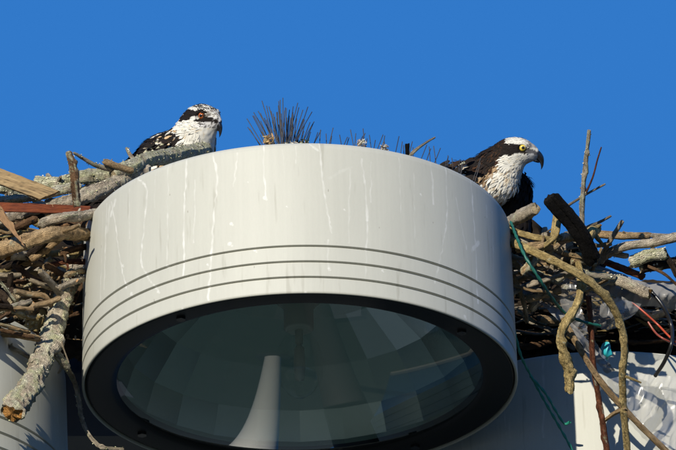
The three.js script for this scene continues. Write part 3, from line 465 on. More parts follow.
board([[-60, 200, -95], [92, 206, 38], [92, 214, 36], [-60, 209, -99]], 3, (a, b) => { const n = fbm(a * 16, b * 3, 2, 3), m = fbm(a * 50, b * 9, 6, 2); return mix3([0.30, 0.075, 0.02], [0.17, 0.04, 0.014], clamp(0.45 + n * 1.3 + m * 0.4, 0, 1)); }, 'flat rusty orange metal bar lying across the sticks', 'rusty_bar', 'metal bar', std({ vertexColors: true, roughness: 0.75, metalness: 0.15 }));

function cord(paths, r, color, label, name, category, rough = 0.6, twist = 0) {
  const geos = paths.map(pts => { const c = new THREE.CatmullRomCurve3(pts.map(p => W(...p)), false, 'centripetal'); const n = Math.ceil(c.getLength() / PX / 1.6); const g = new THREE.TubeGeometry(c, n, r * PX, 8); if (twist) { const p = g.attributes.position, nn = g.attributes.normal; for (let i = 0; i < p.count; i++) { const k = Math.floor(i / 9), a = (i % 9) / 8 * 6.283, d = 0.22 * r * PX * Math.sin(a * 2 + k * 0.9); p.setXYZ(i, p.getX(i) + nn.getX(i) * d, p.getY(i) + nn.getY(i) * d, p.getZ(i) + nn.getZ(i) * d); } g.computeVertexNormals(); } return g; });
  return single(name, geos.length > 1 ? mergeGeometries(geos) : geos[0], std({ color, roughness: rough }), label, category);
}
cord([[[511, 222, 60], [517, 238, 10], [526, 258, -20], [540, 280, -20], [552, 298, 0], [566, 314, 20], [584, 322, 30], [600, 326, 40]]], 1.5, col(0.008, 0.085, 0.06), 'dark green cord running from the nest top down past the sticks', 'green_cord', 'cord', 0.5, 1);
cord([[[514, 330, 60], [521, 356, 70], [532, 378, 84], [545, 402, 84], [560, 428, 84], [572, 450, 86], [580, 470, 90]], [[530, 376, 80], [545, 393, 76], [557, 413, 78], [565, 424, 80], [570, 422, 76]]], 1.3, col(0.015, 0.19, 0.13), 'teal green cord hanging below beside the big floodlight rim', 'green_cord', 'cord', 0.5, 1);
cord([[[648, 288, 110], [662, 305, 100], [671, 325, 100], [671, 345, 81], [664, 362, 91], [655, 376, 105]]], 2.0, col(0.012, 0.012, 0.012), 'black cable curling down over the lit floodlight wall', 'black_cable', 'cable', 0.35);
cord([[[632, 302, 120], [646, 314, 114], [658, 325, 112], [672, 339, 91], [690, 352, 95]]], 1.1, col(0.34, 0.05, 0.02), 'straight orange red wire beside the black cable', 'red_wire', 'wire', 0.4);
cord([[[648, 322, 120], [654, 331, 114], [662, 338, 91], [678, 346, 101]]], 1.1, col(0.22, 0.05, 0.03), 'curved dull red wire under the straight orange wire', 'red_wire', 'wire', 0.4);

// plastic film
function film(rows, folds, label, name, mat, nu = 60, nv = 44) {
  const cs = rows.map(r => new THREE.CatmullRomCurve3(r.map(p => new THREE.Vector3(...p)), false, 'centripetal')), pos = [], idx = [], uv = [];
  for (let j = 0; j <= nv; j++) for (let i = 0; i <= nu; i++) {
    const col_ = new THREE.CatmullRomCurve3(cs.map(c => c.getPoint(i / nu)), false, 'centripetal'), p = col_.getPoint(j / nv);
    const sx = p.x + 0.45 * p.y, sy = p.y - 0.35 * p.x, ridge = 1 - Math.abs(fbm(sx * 0.045, sy * 0.018, folds, 2)) * 3, cr = 1 - Math.abs(noise(sx * 0.12 + 3, sy * 0.05, folds * 2)) * 3, fi = noise(p.x * 0.12, p.y * 0.1, folds * 3);
    const q = W(p.x + 1.2 * cr, p.y + 1.0 * fi, p.z - 4.5 * ridge - 1.6 * cr - 0.5 * fi); pos.push(q.x, q.y, q.z); uv.push(i / nu, j / nv);
  }
  for (let j = 0; j < nv; j++) for (let i = 0; i < nu; i++) { const a = j * (nu + 1) + i, b = a + nu + 1; idx.push(a, b, a + 1, a + 1, b, b + 1); }
  return single(name, raw(pos, idx, null, uv), mat, label, 'plastic sheet');
}
const clear = phys({ color: col(0.93, 0.92, 0.90), transmission: 0.88, thickness: 0, roughness: 0.26, ior: 1.5, side: THREE.DoubleSide });
const dull = phys({ color: col(0.26, 0.25, 0.235), transmission: 0.30, thickness: 0, roughness: 0.42, side: THREE.DoubleSide });
const onR = (u, v, off = 9) => [u, v, wallDepth(LAMP_RIGHT, u, v) - off];
film([[onR(606, 380, 14), onR(632, 374), onR(660, 376), onR(700, 376, 12)], [onR(612, 396, 12), onR(640, 398, 9), onR(670, 400), onR(704, 398, 12)], [onR(626, 414, 12), onR(650, 420, 12), onR(676, 424), onR(706, 424, 12)], [onR(646, 436, 12), onR(664, 446, 14), onR(684, 452, 12), onR(708, 456, 12)]], 3.3, 'crumpled clear plastic sheet draped on the sunlit floodlight', 'clear_plastic_sheet', clear, 80, 60);
film([[[590, 262, 155], [616, 272, 145], [645, 282, 139], [690, 282, 145]], [[592, 280, 135], [620, 288, 125], [650, 296, 121], [692, 296, 135]], [[602, 304, 135], [624, 308, 129], [648, 306, 131], [694, 314, 143]]], 7.7, 'dull grey plastic film stretched under the log with orange cut end', 'grey_plastic_film', dull, 70, 36);
film([[[588, 290, 115], [600, 292, 103], [612, 296, 99], [640, 304, 105]], [[588, 312, 111], [600, 316, 99], [616, 318, 95], [634, 314, 105]], [[594, 326, 111], [604, 330, 105], [616, 328, 103], [624, 320, 109]]], 9.1, 'pouch of cloudy plastic hanging behind the curved branch', 'plastic_pouch', clear, 40, 36);
film([[[564, 276, 60], [572, 280, 50], [578, 276, 50]], [[560, 300, 56], [570, 306, 44], [580, 306, 46]], [[566, 320, 56], [578, 330, 46], [592, 336, 50]], [[588, 342, 60], [600, 356, 56], [608, 362, 60]]], 4.4, 'narrow crinkled plastic strip hanging beside the crooked branch', 'plastic_strip', clear, 24, 60);
film([[[512, 284, 90], [512, 290, 86]], [[534, 292, 86], [532, 298, 80]], [[556, 308, 80], [553, 316, 74]], [[584, 336, 70], [580, 344, 66]], [[614, 370, 80], [606, 374, 78]]], 5.6, 'long grey plastic strap running diagonally behind the hanging sticks', 'plastic_strap', dull, 10, 80);
film([[[602, 344, 66], [607, 342, 64], [611, 346, 66]], [[600, 352, 66], [606, 354, 62], [611, 354, 66]], [[604, 358, 68], [607, 361, 66], [609, 358, 68]]], 2.6, 'small teal plastic scrap between two hanging branches', 'teal_scrap', std({ color: col(0.02, 0.30, 0.33), roughness: 0.4, side: THREE.DoubleSide }), 14, 14);

// ------------------------------------------------------------------ bird spikes on the lamp
const topW = (x, t, h = 0) => { // a spot on the main lamp's top: x across from its middle, t back from the middle, h above
  const p = new THREE.Vector3(x * PX, (H + 2 + h) * PX, -t * PX).applyQuaternion(LAMPQ).add(lampMain.position); return p; };
M.wire = phys({ color: col(0.022, 0.021, 0.022), roughness: 0.4, specularIntensity: 0.6 });
M.strip = std({ color: col(0.30, 0.29, 0.26), roughness: 0.7 });
function spikeStrip(list, from, to, label) { // list of [x, t, dx, dt, length, bend, light]
  const g = thing('bird_spike_strip', topW((from[0] + to[0]) / 2, (from[1] + to[1]) / 2)); tag(g, label, 'bird spikes', 'bird spikes on the big floodlight');
  part('strip_base', boxBetween(topW(from[0], from[1], 1.5), topW(to[0], to[1], 1.5), 3 * PX, 14 * PX), M.strip, g);
  for (const [x, t, dx, dt, l, bend, light] of list) {
    const k = Math.sqrt(Math.max(0.1, 1 - dx * dx - dt * dt)), pts = [0, 0.35, 0.7, 1].map(s => topW(x + dx * l * s + bend * s * s, t + dt * l * s, k * l * s));
    part('spike', new THREE.TubeGeometry(new THREE.CatmullRomCurve3(pts), 8, 0.43 * PX, 5), M.wire, g);
  }
}
{
  const fan = [];
  for (let r = 0; r < 7; r++) { // rows going back along the strip
    const t = -176 + r * 10, x = -14 + r * 1.6 + rr(-4, 4);
    for (const d of [-0.45, -0.34, -0.25, -0.17, -0.1, -0.04, 0.02, 0.09, 0.17, 0.27, 0.38]) { if (rnd() < 0.06) continue; fan.push([x + d * 16 + rr(-2, 2), t, d * rr(0.75, 1.1), rr(-0.1, 0.1), rr(56, 68) * (1 - 0.5 * d * d), rr(-3, 3) + d * rr(-4, 10), rnd() < 0.2]); }
  }
  spikeStrip(fan, [-17, -174], [-4, -78], 'dense fan of wire bird spikes standing upright on the big floodlight');
  const low = [];
  for (let x = 24; x < 172; x += rr(4.2, 7.4)) { const q = Math.sqrt(R * R - x * x), t = -(q - 92); for (const d of [-0.2, 0.22]) if (rnd() < 0.72) low.push([x + rr(-2, 2), t + rr(-5, 5), d * rr(0.3, 1.3) + 0.12, rr(-0.1, 0.1), rr(48, 60), rr(-2, 2), rnd() < 0.25]); }
  spikeStrip(low.filter(s => s[0] < 98), [22, -124], [98, -103], 'row of low bird spikes along the floodlight top next to the spike fan');
  spikeStrip(low.filter(s => s[0] >= 98), [99, -102], [172, -44], 'row of low bird spikes along the floodlight top next to the adult osprey');
}
const clump = (u, v, w, sz, c, label, name) => { // a tuft of down, straw and dried droppings
  const bits = [];
  for (let k = 0; k < 44; k++) {
    const x = u + sz[0] * rr(-0.9, 0.9), y = v + sz[1] * rr(-0.4, 1), z = w + sz[0] * rr(-1, 1), a = rr(0, 6.28), l = rr(0.3, 0.8) * sz[1], m = rnd(), pos = [], cc = [], cv = mix3(c[0], c[1], m * m), n = 5;
    const add = (p, q, r) => { const o = W(x + p * Math.cos(a) - q * Math.sin(a), y + p * Math.sin(a) + q * Math.cos(a), z + r); pos.push(o.x, o.y, o.z); cc.push(...cv.map(h => h * rr(0.8, 1.15))); };
    add(0, 0, rr(-1, 1)); for (let j = 0; j < n; j++) { const t = j / n * 6.283; add(Math.cos(t) * l * rr(0.6, 1.2), Math.sin(t) * l * rr(0.08, 0.28), rr(-1.5, 1.5)); }
    const idx = []; for (let j = 0; j < n; j++) idx.push(0, 1 + j, 1 + (j + 1) % n); bits.push(raw(pos, idx, cc));
  }
  return single(name, mergeGeometries(bits), M.tuft, label, 'debris', 'debris caught on the bird spikes'); };
M.tuft = phys({ vertexColors: true, roughness: 0.95, specularIntensity: 0.2, side: THREE.DoubleSide });
const bW = (u, back) => wallDepth(LAMP_MAIN, u, 150) + back;
clump(269, 138.5, bW(269, 36), [5, 6], [[0.40, 0.28, 0.14], [0.13, 0.08, 0.05]], 'brown tuft of debris at the foot of the spike fan', 'debris_clump');
clump(303, 141, bW(303, 24), [7, 4], [[0.03, 0.045, 0.02], [0.012, 0.016, 0.01]], 'dark green clod between the spike fan and the low spikes', 'debris_clump');
clump(296, 143, bW(296, 28), [13, 4.5], [[0.55, 0.50, 0.40], [0.34, 0.29, 0.21]], 'flat pale clod of droppings under the dark green clod', 'debris_clump');
clump(361, 142, bW(361, 24), [4.2, 5], [[0.48, 0.43, 0.35], [0.10, 0.065, 0.04]], 'pale and brown feather clod on the low spikes', 'debris_clump');
clump(384, 147, bW(384, 24), [3.6, 4.4], [[0.46, 0.41, 0.34], [0.12, 0.08, 0.05]], 'small pale clod on the low spikes beside the slanting stick', 'debris_clump');
branch('slanting_twig', [stick([[408, 157, bW(408, 30)], [418, 148, bW(408, 34)], [428, 141, bW(408, 38)], [435, 137, bW(408, 42)]], 1.9, 0.9, { pal: 'grey', lichen: 0.3, seg: 8 })], 'pale twig slanting up out of the low bird spikes');
branch('dark_stub', [stick([[407, 156, bW(407, 30)], [407, 150, bW(407, 30)], [407, 144, bW(407, 30)]], 1.8, 2.6, { pal: 'char', cut: 'dark', seg: 8 })], 'small dark stub standing among the low bird spikes');

// ------------------------------------------------------------------ the ospreys
// local space: x = u, y = -v, z = towards the lens, in photo pixels, placed at depth w0
function surfaceNets(sdf, lo, hi, cell) {
  const n = [0, 1, 2].map(k => Math.ceil((hi[k] - lo[k]) / cell) + 1), at = (i, j, k) => (k * n[1] + j) * n[0] + i, f = new Float32Array(n[0] * n[1] * n[2]);
  for (let k = 0; k < n[2]; k++) for (let j = 0; j < n[1]; j++) for (let i = 0; i < n[0]; i++) f[at(i, j, k)] = sdf(lo[0] + i * cell, lo[1] + j * cell, lo[2] + k * cell);
  const vid = new Int32Array(f.length).fill(-1), pos = [], idx = [];
  const E = [[0, 1], [2, 3], [4, 5], [6, 7], [0, 2], [1, 3], [4, 6], [5, 7], [0, 4], [1, 5], [2, 6], [3, 7]];
  for (let k = 0; k < n[2] - 1; k++) for (let j = 0; j < n[1] - 1; j++) for (let i = 0; i < n[0] - 1; i++) {
    const c = []; let m = 0; for (let q = 0; q < 8; q++) { const v = f[at(i + (q & 1), j + (q >> 1 & 1), k + (q >> 2))]; c.push(v); if (v < 0) m |= 1 << q; }
    if (!m || m === 255) continue;
    let x = 0, y = 0, z = 0, s = 0;
    for (const [a, b] of E) if ((c[a] < 0) !== (c[b] < 0)) { const t = c[a] / (c[a] - c[b]); x += (a & 1) + ((b & 1) - (a & 1)) * t; y += (a >> 1 & 1) + ((b >> 1 & 1) - (a >> 1 & 1)) * t; z += (a >> 2) + ((b >> 2) - (a >> 2)) * t; s++; }
    vid[at(i, j, k)] = pos.length / 3; pos.push(lo[0] + (i + x / s) * cell, lo[1] + (j + y / s) * cell, lo[2] + (k + z / s) * cell);
  }
  const quad = (a, b, c, d, flip) => { if (a < 0 || b < 0 || c < 0 || d < 0) return; flip ? idx.push(a, c, b, a, d, c) : idx.push(a, b, c, a, c, d); };
  for (let k = 1; k < n[2] - 1; k++) for (let j = 1; j < n[1] - 1; j++) for (let i = 1; i < n[0] - 1; i++) {
    const s = f[at(i, j, k)] < 0;
    if (s !== f[at(i + 1, j, k)] < 0) quad(vid[at(i, j - 1, k - 1)], vid[at(i, j, k - 1)], vid[at(i, j, k)], vid[at(i, j - 1, k)], !s);
    if (s !== f[at(i, j + 1, k)] < 0) quad(vid[at(i - 1, j, k - 1)], vid[at(i - 1, j, k)], vid[at(i, j, k)], vid[at(i, j, k - 1)], !s);
    if (s !== f[at(i, j, k + 1)] < 0) quad(vid[at(i - 1, j - 1, k)], vid[at(i, j - 1, k)], vid[at(i, j, k)], vid[at(i - 1, j, k)], !s);
  }
  return [pos, idx];
}
const smin = (a, b, k) => { const h = Math.max(k - Math.abs(a - b), 0) / k; return Math.min(a, b) - h * h * k * 0.25; };
const cone = (x, y, z, [a, b]) => { const bx = b[0] - a[0], by = b[1] - a[1], bz = b[2] - a[2], px = x - a[0], py = y - a[1], pz = z - a[2]; const t = clamp((px * bx + py * by + pz * bz) / (bx * bx + by * by + bz * bz), 0, 1); return Math.hypot(px - bx * t, py - by * t, pz - bz * t) - (a[3] + (b[3] - a[3]) * t); };
M.plume = phys({ vertexColors: true, roughness: 0.9, specularIntensity: 0.25 });
M.feather = phys({ vertexColors: true, roughness: 0.85, specularIntensity: 0.3, side: THREE.DoubleSide });
M.beak = phys({ vertexColors: true, roughness: 0.28, clearcoat: 0.4 });
M.eyeball = phys({ vertexColors: true, roughness: 0.06, clearcoat: 1, clearcoatRoughness: 0.03 });
const WHITE = [0.60, 0.575, 0.50], CREAM = [0.55, 0.48, 0.36], DARK = [0.012, 0.009, 0.0075], BROWN = [0.042, 0.019, 0.010], BUFF = [0.42, 0.29, 0.16];

function osprey(cfg) {
  const { w0, head, fwd, bones, lo, hi, pattern, flow, label } = cfg;
  const F = new THREE.Vector3(...fwd).normalize(), U = new THREE.Vector3(0, 1, 0).addScaledVector(F, -F.y).normalize(), Sd = F.clone().cross(U).normalize(); // Sd: the bird's right side
  if (Sd.z < 0 && cfg.side !== -1) Sd.negate();
  const hc = new THREE.Vector3(...head);
  const local = (x, y, z) => { const p = new THREE.Vector3(x, y, z).sub(hc); return [p.dot(F), p.dot(U), p.dot(Sd)]; };
  const toWorld = (x, y, z) => W(x, -y, w0 - z);
  const headAt = (a, b, c) => hc.clone().addScaledVector(F, a).addScaledVector(U, b).addScaledVector(Sd, c);
  const sdf = (x, y, z) => {
    const [a, b, c] = local(x, y, z);
    // skull: flat crown, brow ridge, full cheek
    const ax = a > 0 ? 18.5 : 18.5, by = b > 0 ? 12.8 : 12.8, q = Math.hypot(a / ax, b / by, c / 12.6), skull = (q - 1) * 12.5 / Math.max(q, 0.4) * Math.min(1, q + 0.2);
    let d = skull;
    d = smin(d, Math.hypot((a - 14) / 1.3, b + 3, c) - 6.2, 8);
    const ca = Math.abs(c); d = smin(d, Math.hypot((a - 8) / 1.6, (b - 6.2) * 1.1, ca - 8) - 3.1, 4);
    for (const bn of bones) d = smin(d, cone(x, y, z, bn), bn[2] ?? 14);
    d = Math.max(d, -(Math.hypot(a - 7.2, b - 2.4, ca - 14.2) - 4.6));
    return d + 0.35 * noise(x * 0.25, y * 0.25, z * 0.25);
  };
  const base = toWorld(cfg.base[0], cfg.base[1], cfg.base[2]), g = thing('osprey', base); tag(g, label, 'osprey');
  const [pos, idx] = surfaceNets(sdf, lo, hi, 1.5);
  const grad = (x, y, z) => { const e = 0.8; return new THREE.Vector3(sdf(x + e, y, z) - sdf(x - e, y, z), sdf(x, y + e, z) - sdf(x, y - e, z), sdf(x, y, z + e) - sdf(x, y, z - e)).normalize(); };
  const wp = [], cc = [], nn = [], N = [];
  for (let i = 0; i < pos.length; i += 3) { const [x, y, z] = [pos[i], pos[i + 1], pos[i + 2]], q = toWorld(x, y, z), n = grad(x, y, z), d = dirW(n.x, n.y, n.z); N.push(n); wp.push(q.x, q.y, q.z); nn.push(d.x, d.y, d.z); cc.push(...pattern(x, y, z, ...local(x, y, z)).slice(0, 3).map(k => k * 0.85)); }
  part('body', raw(wp, idx, cc, null, nn), M.plume, g);
  // feathers laid along the flow of the plumage
  const fp = [], fc = [], fn = [], fi = [], verts = pos.length / 3;
  const count = cfg.feathers;
  for (let k = 0; k < count; k++) {
    const i = Math.floor(rnd() * verts), x = pos[i * 3], y = pos[i * 3 + 1], z = pos[i * 3 + 2], [a, b, c] = local(x, y, z);
    if (!cfg.seen(x, y, z) && rnd() < 0.8) continue;
    if (Math.hypot(a - 7.2, b - 2.4) < 5.2 && Math.abs(c) > 6) continue; if (a > 15) continue;
    const n = N[i], t = flow(x, y, z, a, b, c, F); t.addScaledVector(n, -t.dot(n)).normalize(); const s = n.clone().cross(t);
    const hd = smooth(30, 12, Math.hypot(a, b, c)), dist = Math.hypot(a, b, c), L = (3.2 + 7.5 * smooth(14, 45, dist) + 8 * smooth(45, 90, dist)) * rr(0.7, 1.3), wd = L * rr(0.10, 0.16) * (dist > 40 ? 1.15 : 1), lift = rr(0.01, 0.09) + (1 - hd) * rr(0, 0.10);
    const p = pattern(x, y, z, a, b, c), tipc = p[3] ? p[3] : p; const j = rr(0.86, 1.06), j2 = j * rr(0.9, 1.05), dev = rr(-0.25, 0.25); t.addScaledVector(s, dev).normalize();
    const o = fp.length / 3, P0 = new THREE.Vector3(x, y, z).addScaledVector(n, -0.25);
    const V = [P0.clone().addScaledVector(s, -wd * 0.5), P0.clone().addScaledVector(s, wd * 0.5), P0.clone().addScaledVector(t, L * 0.6).addScaledVector(n, L * lift + 0.3).addScaledVector(s, -wd), P0.clone().addScaledVector(t, L * 0.6).addScaledVector(n, L * lift + 0.3).addScaledVector(s, wd), P0.clone().addScaledVector(t, L).addScaledVector(n, L * lift * 1.1)];
    V.forEach((q, m) => { const wq = toWorld(q.x, q.y, q.z), kk = m < 2 ? p.slice(0, 3).map(e => e * j) : (m < 4 ? p.slice(0, 3).map(e => e * j2) : tipc.slice(0, 3).map(e => e * j)); fp.push(wq.x, wq.y, wq.z); fc.push(...kk); const nd = n.clone().addScaledVector(s, m === 2 ? -0.25 : m === 3 ? 0.25 : 0).addScaledVector(t, 0.1).normalize(), d = dirW(nd.x, nd.y, nd.z); fn.push(d.x, d.y, d.z); });
    fi.push(o, o + 1, o + 2, o + 2, o + 1, o + 3, o + 2, o + 3, o + 4);
  }
  const fe = part('plumage', raw(fp, fi, fc, null, fn), M.feather, g); fe.userData.kind = 'stuff'; fe.userData.label = 'overlapping contour feathers';
  // larger wing coverts
  for (const [pts, L, wd, list] of cfg.big ?? []) {
    const bp = [], bc = [], bi = [];
    for (const [x, y, z, tx, ty, tz, k] of pts) {
      const t = new THREE.Vector3(tx, ty, tz).normalize(), n = new THREE.Vector3(0.1, 0.5, 0.86).normalize(); n.addScaledVector(t, -n.dot(t)).normalize(); const s = n.clone().cross(t), l = L * rr(0.8, 1.2), w = wd * rr(0.85, 1.15), o = bp.length / 3, cA = list[Math.floor(rnd() * list.length)], cT = list.tip;
      for (let r = 0; r <= 5; r++) { const q = r / 5, ww = w * Math.sin(Math.PI * Math.pow(clamp(q * 0.92 + 0.06, 0, 1), 0.75)); for (const e of [-1, 0, 1]) { const v = new THREE.Vector3(x, y, z).addScaledVector(t, l * q).addScaledVector(s, ww * e).addScaledVector(n, (e ? -0.2 * ww : 0) + 1.5 * q + k * 0.3), wq = toWorld(v.x, v.y, v.z), cv = (q > 0.78 || (e && q > 0.6)) && rnd() < 0.85 ? cT : cA; bp.push(wq.x, wq.y, wq.z); bc.push(...cv.map(h => h * rr(0.85, 1.1))); } }
      for (let r = 0; r < 5; r++) for (let e = 0; e < 2; e++) { const a = o + r * 3 + e; bi.push(a, a + 1, a + 3, a + 3, a + 1, a + 4); }
    }
    const bm = part('wing_covert', raw(bp, bi, bc), M.feather, g); bm.userData.kind = 'stuff'; bm.userData.label = 'larger dark wing feathers with pale edges';
  }
  // eyes
  for (const sd of [1, -1]) {
    const e = new THREE.SphereGeometry(1, 40, 28), ep = e.attributes.position, ec = []; const ctr = headAt(7.2, 2.4, sd * 9.6), out = F.clone().multiplyScalar(0.32).addScaledVector(Sd, sd).addScaledVector(U, 0.05).normalize();
    for (let i = 0; i < ep.count; i++) {
      const v = new THREE.Vector3().fromBufferAttribute(ep, i), d = v.dot(out), ang = Math.acos(clamp(d, -1, 1)), rad = cfg.eyeSize ?? 3.5;
      const q = ctr.clone().addScaledVector(v, rad); const wq = toWorld(q.x, q.y, q.z); ep.setXYZ(i, wq.x, wq.y, wq.z);
      ec.push(...(ang < 0.44 ? [0.006, 0.006, 0.006] : ang < 1.06 ? cfg.iris.map(h => h * (0.85 + 0.3 * rnd())) : [0.008, 0.007, 0.007]));
    }
    e.setAttribute('color', new THREE.Float32BufferAttribute(ec, 3)); e.computeVertexNormals();
    const em = part('eye', e, M.eyeball, g); em.userData.label = cfg.eyeLabel;
  }
  // bill: upper hook, lower mandible
  const bk = cfg.bill ?? 0.94, loft = (secs0, colors) => { const secs = secs0.map(q => [12 + (q[0] - 12) * bk, -4 + (q[1] + 4) * bk, q[2] * (0.3 + 0.7 * bk), q[3] * (0.3 + 0.7 * bk)]);
    const bp = [], bc = [], bi = [], K = 18, cu = new THREE.CatmullRomCurve3(secs.map(s => new THREE.Vector3(s[0], s[1], 0))), hs = new THREE.CatmullRomCurve3(secs.map(s => new THREE.Vector3(s[2], s[3], 0))), n = 26;
    for (let i = 0; i <= n; i++) { const t = i / n, c = cu.getPoint(t), h = hs.getPoint(t), tg = cu.getTangent(t), nx = -tg.y, ny = tg.x; for (let k = 0; k <= K; k++) { const a = k / K * 6.283, hh = Math.sin(a) * h.x, ww = Math.cos(a) * h.y, p = headAt(c.x + nx * hh, c.y + ny * hh, ww), wq = toWorld(p.x, p.y, p.z); bp.push(wq.x, wq.y, wq.z); bc.push(...colors(t, Math.sin(a))); } }
    for (let i = 0; i < n; i++) for (let k = 0; k < K; k++) { const a = i * (K + 1) + k, b = a + K + 1; bi.push(a, b, a + 1, a + 1, b, b + 1); }
    return raw(bp, bi, bc);
  };
  const cere = [0.13, 0.15, 0.18], horn = [0.006, 0.006, 0.007];
  const bill = part('bill', loft([[12, -2, 5.6, 5.8], [17.5, -2.2, 5.4, 4.8], [22, -3.6, 4.8, 3.8], [25.8, -7, 3.6, 2.8], [27.6, -11.6, 2.1, 1.7], [27.9, -15.6, 1.1, 0.9], [27.2, -19, 0.15, 0.15]], (t, s) => mix3(cere, horn, smooth(0.20, 0.32, t + 0.06 * s)).map(k => k * rr(0.9, 1.1))), M.beak, g);
  part('lower_mandible', loft([[12, -7, 2.6, 4.6], [17, -8, 2.4, 3.8], [21, -9.6, 2.0, 2.8], [24, -11.2, 0.9, 1.4], [25, -11.6, 0.15, 0.3]], (t) => mix3(cere, horn, smooth(0.3, 0.6, t))), M.beak, bill);
  return g;
}
const stripe = (a, b, c) => { // 1 inside the dark band through the eye
  const wob = 0.9 * noise(a * 0.5, b * 0.5, c * 0.5) + (a > 10 ? 1.6 * noise(a * 0.9, b * 0.9, c * 0.9) : 0); b += wob; const top = a > 7 ? 6.2 - (a - 7) * 0.45 : 6.2 - (7 - a) * 0.02, bot = a > 7 ? -2.6 - (a - 7) * 0.05 : -2.6 - (7 - a) * 0.2; return smooth(top + 0.8, top - 0.8, b) * smooth(bot - 0.9, bot + 0.9, b);
};
// adult, head in profile over the big lamp's shoulder
osprey({
  w0: 236, head: [516, -150, 6], fwd: [1, -0.06, 0.10], side: 1,
  bones: [[[507, -156, 5, 12], [494, -168, 2, 15], 10], [[494, -168, 2, 15], [474, -192, 0, 25], 14], [[474, -192, 0, 25], [450, -208, -4, 36], 16], [[450, -208, -4, 36], [400, -232, -12, 34], 20], [[400, -232, -12, 34], [340, -252, -26, 12], 20], [[513, -157, 6, 12], [501, -181, 6, 19], 8], [[516, -186, -22, 14.5], [512, -232, -18, 19], 8], [[462, -180, 16, 14], [424, -214, 18, 22], 12]],
  lo: [320, -275, -75], hi: [548, -130, 62], base: [470, -262, -10], feathers: 26000, eyeSize: 3.8, iris: [0.58, 0.42, 0.05], eyeLabel: 'yellow eye with round black pupil',
  label: 'adult osprey with white crown, dark eye stripe and yellow eye in profile',
  seen: (x, y, z) => x > 430 && y > -230,
  pattern: (x, y, z, a, b, c) => {
    const v = -y, nz = noise(x * 0.16, y * 0.16, z * 0.16), n2 = noise(x * 0.5 + y * 0.4, y * 0.16 - x * 0.16, z * 0.4);
    if ((z < -13 && x > 496 && v > 164) || (v > 167 && x > 525 - (v - 168) * 0.48 + nz * 4)) return DARK;
    const inHead = a > -13 + nz * 3;
    if (inHead && v < 168) {
      const s = stripe(a, b, c);
      if (b > 3 && s < 0.5) { if (a < -9 + 2 * nz) return mix3(DARK, BROWN, 0.4); return a > 10 ? mix3(WHITE, [0.25, 0.22, 0.2], smooth(10, 15, a) * 0.8) : (Math.abs(c) < 2.5 && n2 > 0.1 ? BROWN : WHITE); }
      if (s > 0.5) return a > 12 ? mix3(DARK, [0.16, 0.16, 0.17], 0.5) : DARK;
      if (a > 9 && b < -2) return mix3(WHITE, [0.42, 0.42, 0.42], smooth(9, 15, a));
      return n2 > 0.33 ? CREAM : WHITE;
    }
    const edge = 153 + (510 - x) * 0.80 + nz * 6;
    if (v < edge - 1) { // dorsal
      if (x < 474 && n2 > 0.12 && v > 168 - (x - 447) * 0.2) return [...WHITE, null];
      return mix3(DARK, [0.06, 0.027, 0.012], smooth(-0.05, 0.5, n2) * (0.35 + 0.65 * smooth(edge - 26, edge - 6, v)));
    }
    if (v < edge + 6) return mix3(BROWN, BUFF, smooth(-0.3, 0.4, n2));
    return mix3(WHITE, mix3(CREAM, [0.22, 0.14, 0.08], smooth(0.3, 0.55, n2)), smooth(0.02, 0.3, n2));
  },
  flow: (x, y, z, a, b, c, F) => a > -14 && y > -166 ? F.clone().negate().add(new THREE.Vector3(0, -0.35, 0)) : new THREE.Vector3(-0.62, -0.78, 0.1),
  big: [[(() => { const o = []; for (let i = 0; i < 34; i++) o.push([rr(440, 478), -rr(160, 184), rr(24, 40), -1, -0.55, 0.1, i]); return o; })(), 15, 2.3, Object.assign([DARK, DARK, [0.025, 0.014, 0.009]], { tip: [0.55, 0.48, 0.36] })]],
});
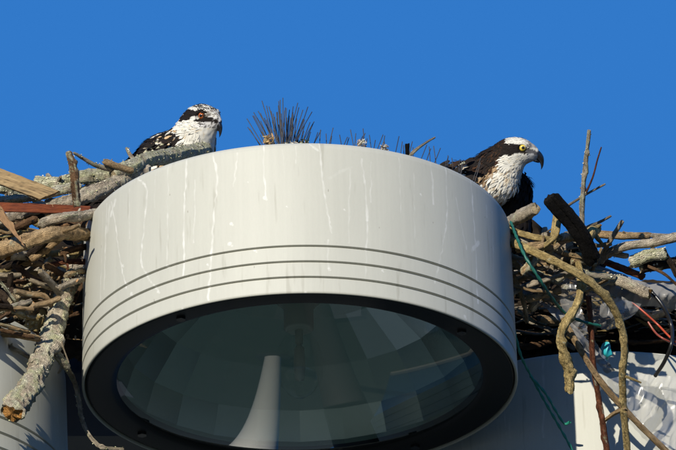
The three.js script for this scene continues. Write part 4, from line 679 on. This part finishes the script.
// juvenile, head turned a little to the lens, low behind the lamp
osprey({
  w0: 300, head: [203, -117, 4], fwd: [0.74, -0.16, 0.65], side: 1, bill: 0.84,
  bones: [[[196, -125, 0, 11], [195, -136, 5, 16], 9], [[195, -134, 5, 17], [186, -156, 0, 24], 14], [[186, -156, 0, 24], [168, -163, -4, 24], 14], [[168, -163, -4, 24], [156, -175, -8, 23], 14], [[160, -178, -8, 24], [112, -200, -14, 20], 14], [[112, -200, -14, 20], [60, -215, -24, 8], 14], [[180, -168, 18, 15], [140, -185, 16, 14], 10]],
  lo: [40, -230, -60], hi: [238, -94, 58], base: [160, -205, -6], feathers: 24000, eyeSize: 3.9, iris: [0.42, 0.11, 0.012], eyeLabel: 'orange eye with round black pupil',
  label: 'young osprey with mottled crown, white throat and orange eye above the lichen branches',
  seen: (x, y, z) => x > 130 && y > -172,
  pattern: (x, y, z, a, b, c) => {
    const v = -y, nz = noise(x * 0.18, y * 0.18, z * 0.18), n2 = noise(x * 0.42, y * 0.42, z * 0.42), n3 = noise(a * 0.55, b * 0.9, c * 0.9);
    const inHead = a > -13 && v < 129 + nz * 3;
    if (inHead) {
      const s = stripe(a, b - 0.5, c);
      if (Math.hypot(a - 2.6, b + 1.4) < 2.4 && b < 1) return WHITE;
      if (s > 0.5 || Math.hypot(a - 7.5, b - 2.4) < 6.6) return DARK;
      if (b > 3) {
        if (b < 9.5 && a < 3 && Math.abs(c) > 5 && n3 < 0.25) return WHITE;
        if (a > 13) return n3 > 0 ? WHITE : [0.2, 0.17, 0.14];
        return n3 > 0.16 ? WHITE : DARK;
      }
      if (a > 11 && b > -8) return n3 > 0.1 ? [0.12, 0.11, 0.1] : [0.55, 0.53, 0.5];
      return n2 > 0.42 ? CREAM : WHITE;
    }
    const back = x < 184 - (v - 125) * 0.12 + nz * 8;
    if (back || z < -14) {
      if (x > 160 && n2 > 0.1) return n3 > 0.05 ? BUFF : WHITE;
      if (x < 164) return n2 > 0.24 ? [...DARK, ...[]] : DARK;
      return [...DARK];
    }
    return n2 > 0.38 ? CREAM : WHITE;
  },
  flow: (x, y, z, a, b, c, F) => a > -14 && y > -132 ? F.clone().negate().add(new THREE.Vector3(0, -0.4, 0)) : (x < 186 ? new THREE.Vector3(-0.85, -0.5, 0.05) : new THREE.Vector3(-0.25, -0.95, 0.1)),
  big: [[(() => { const o = []; for (let i = 0; i < 40; i++) { const t = rnd(); o.push([172 - t * 22, -(138 + t * 12 + rr(0, 14)), rr(10, 24), -1, -0.5, 0.1, i]); } return o; })(), 12, 1.9, Object.assign([DARK, DARK, [0.02, 0.013, 0.009]], { tip: [0.5, 0.42, 0.32] })]],
});

renderer.render(scene, camera);
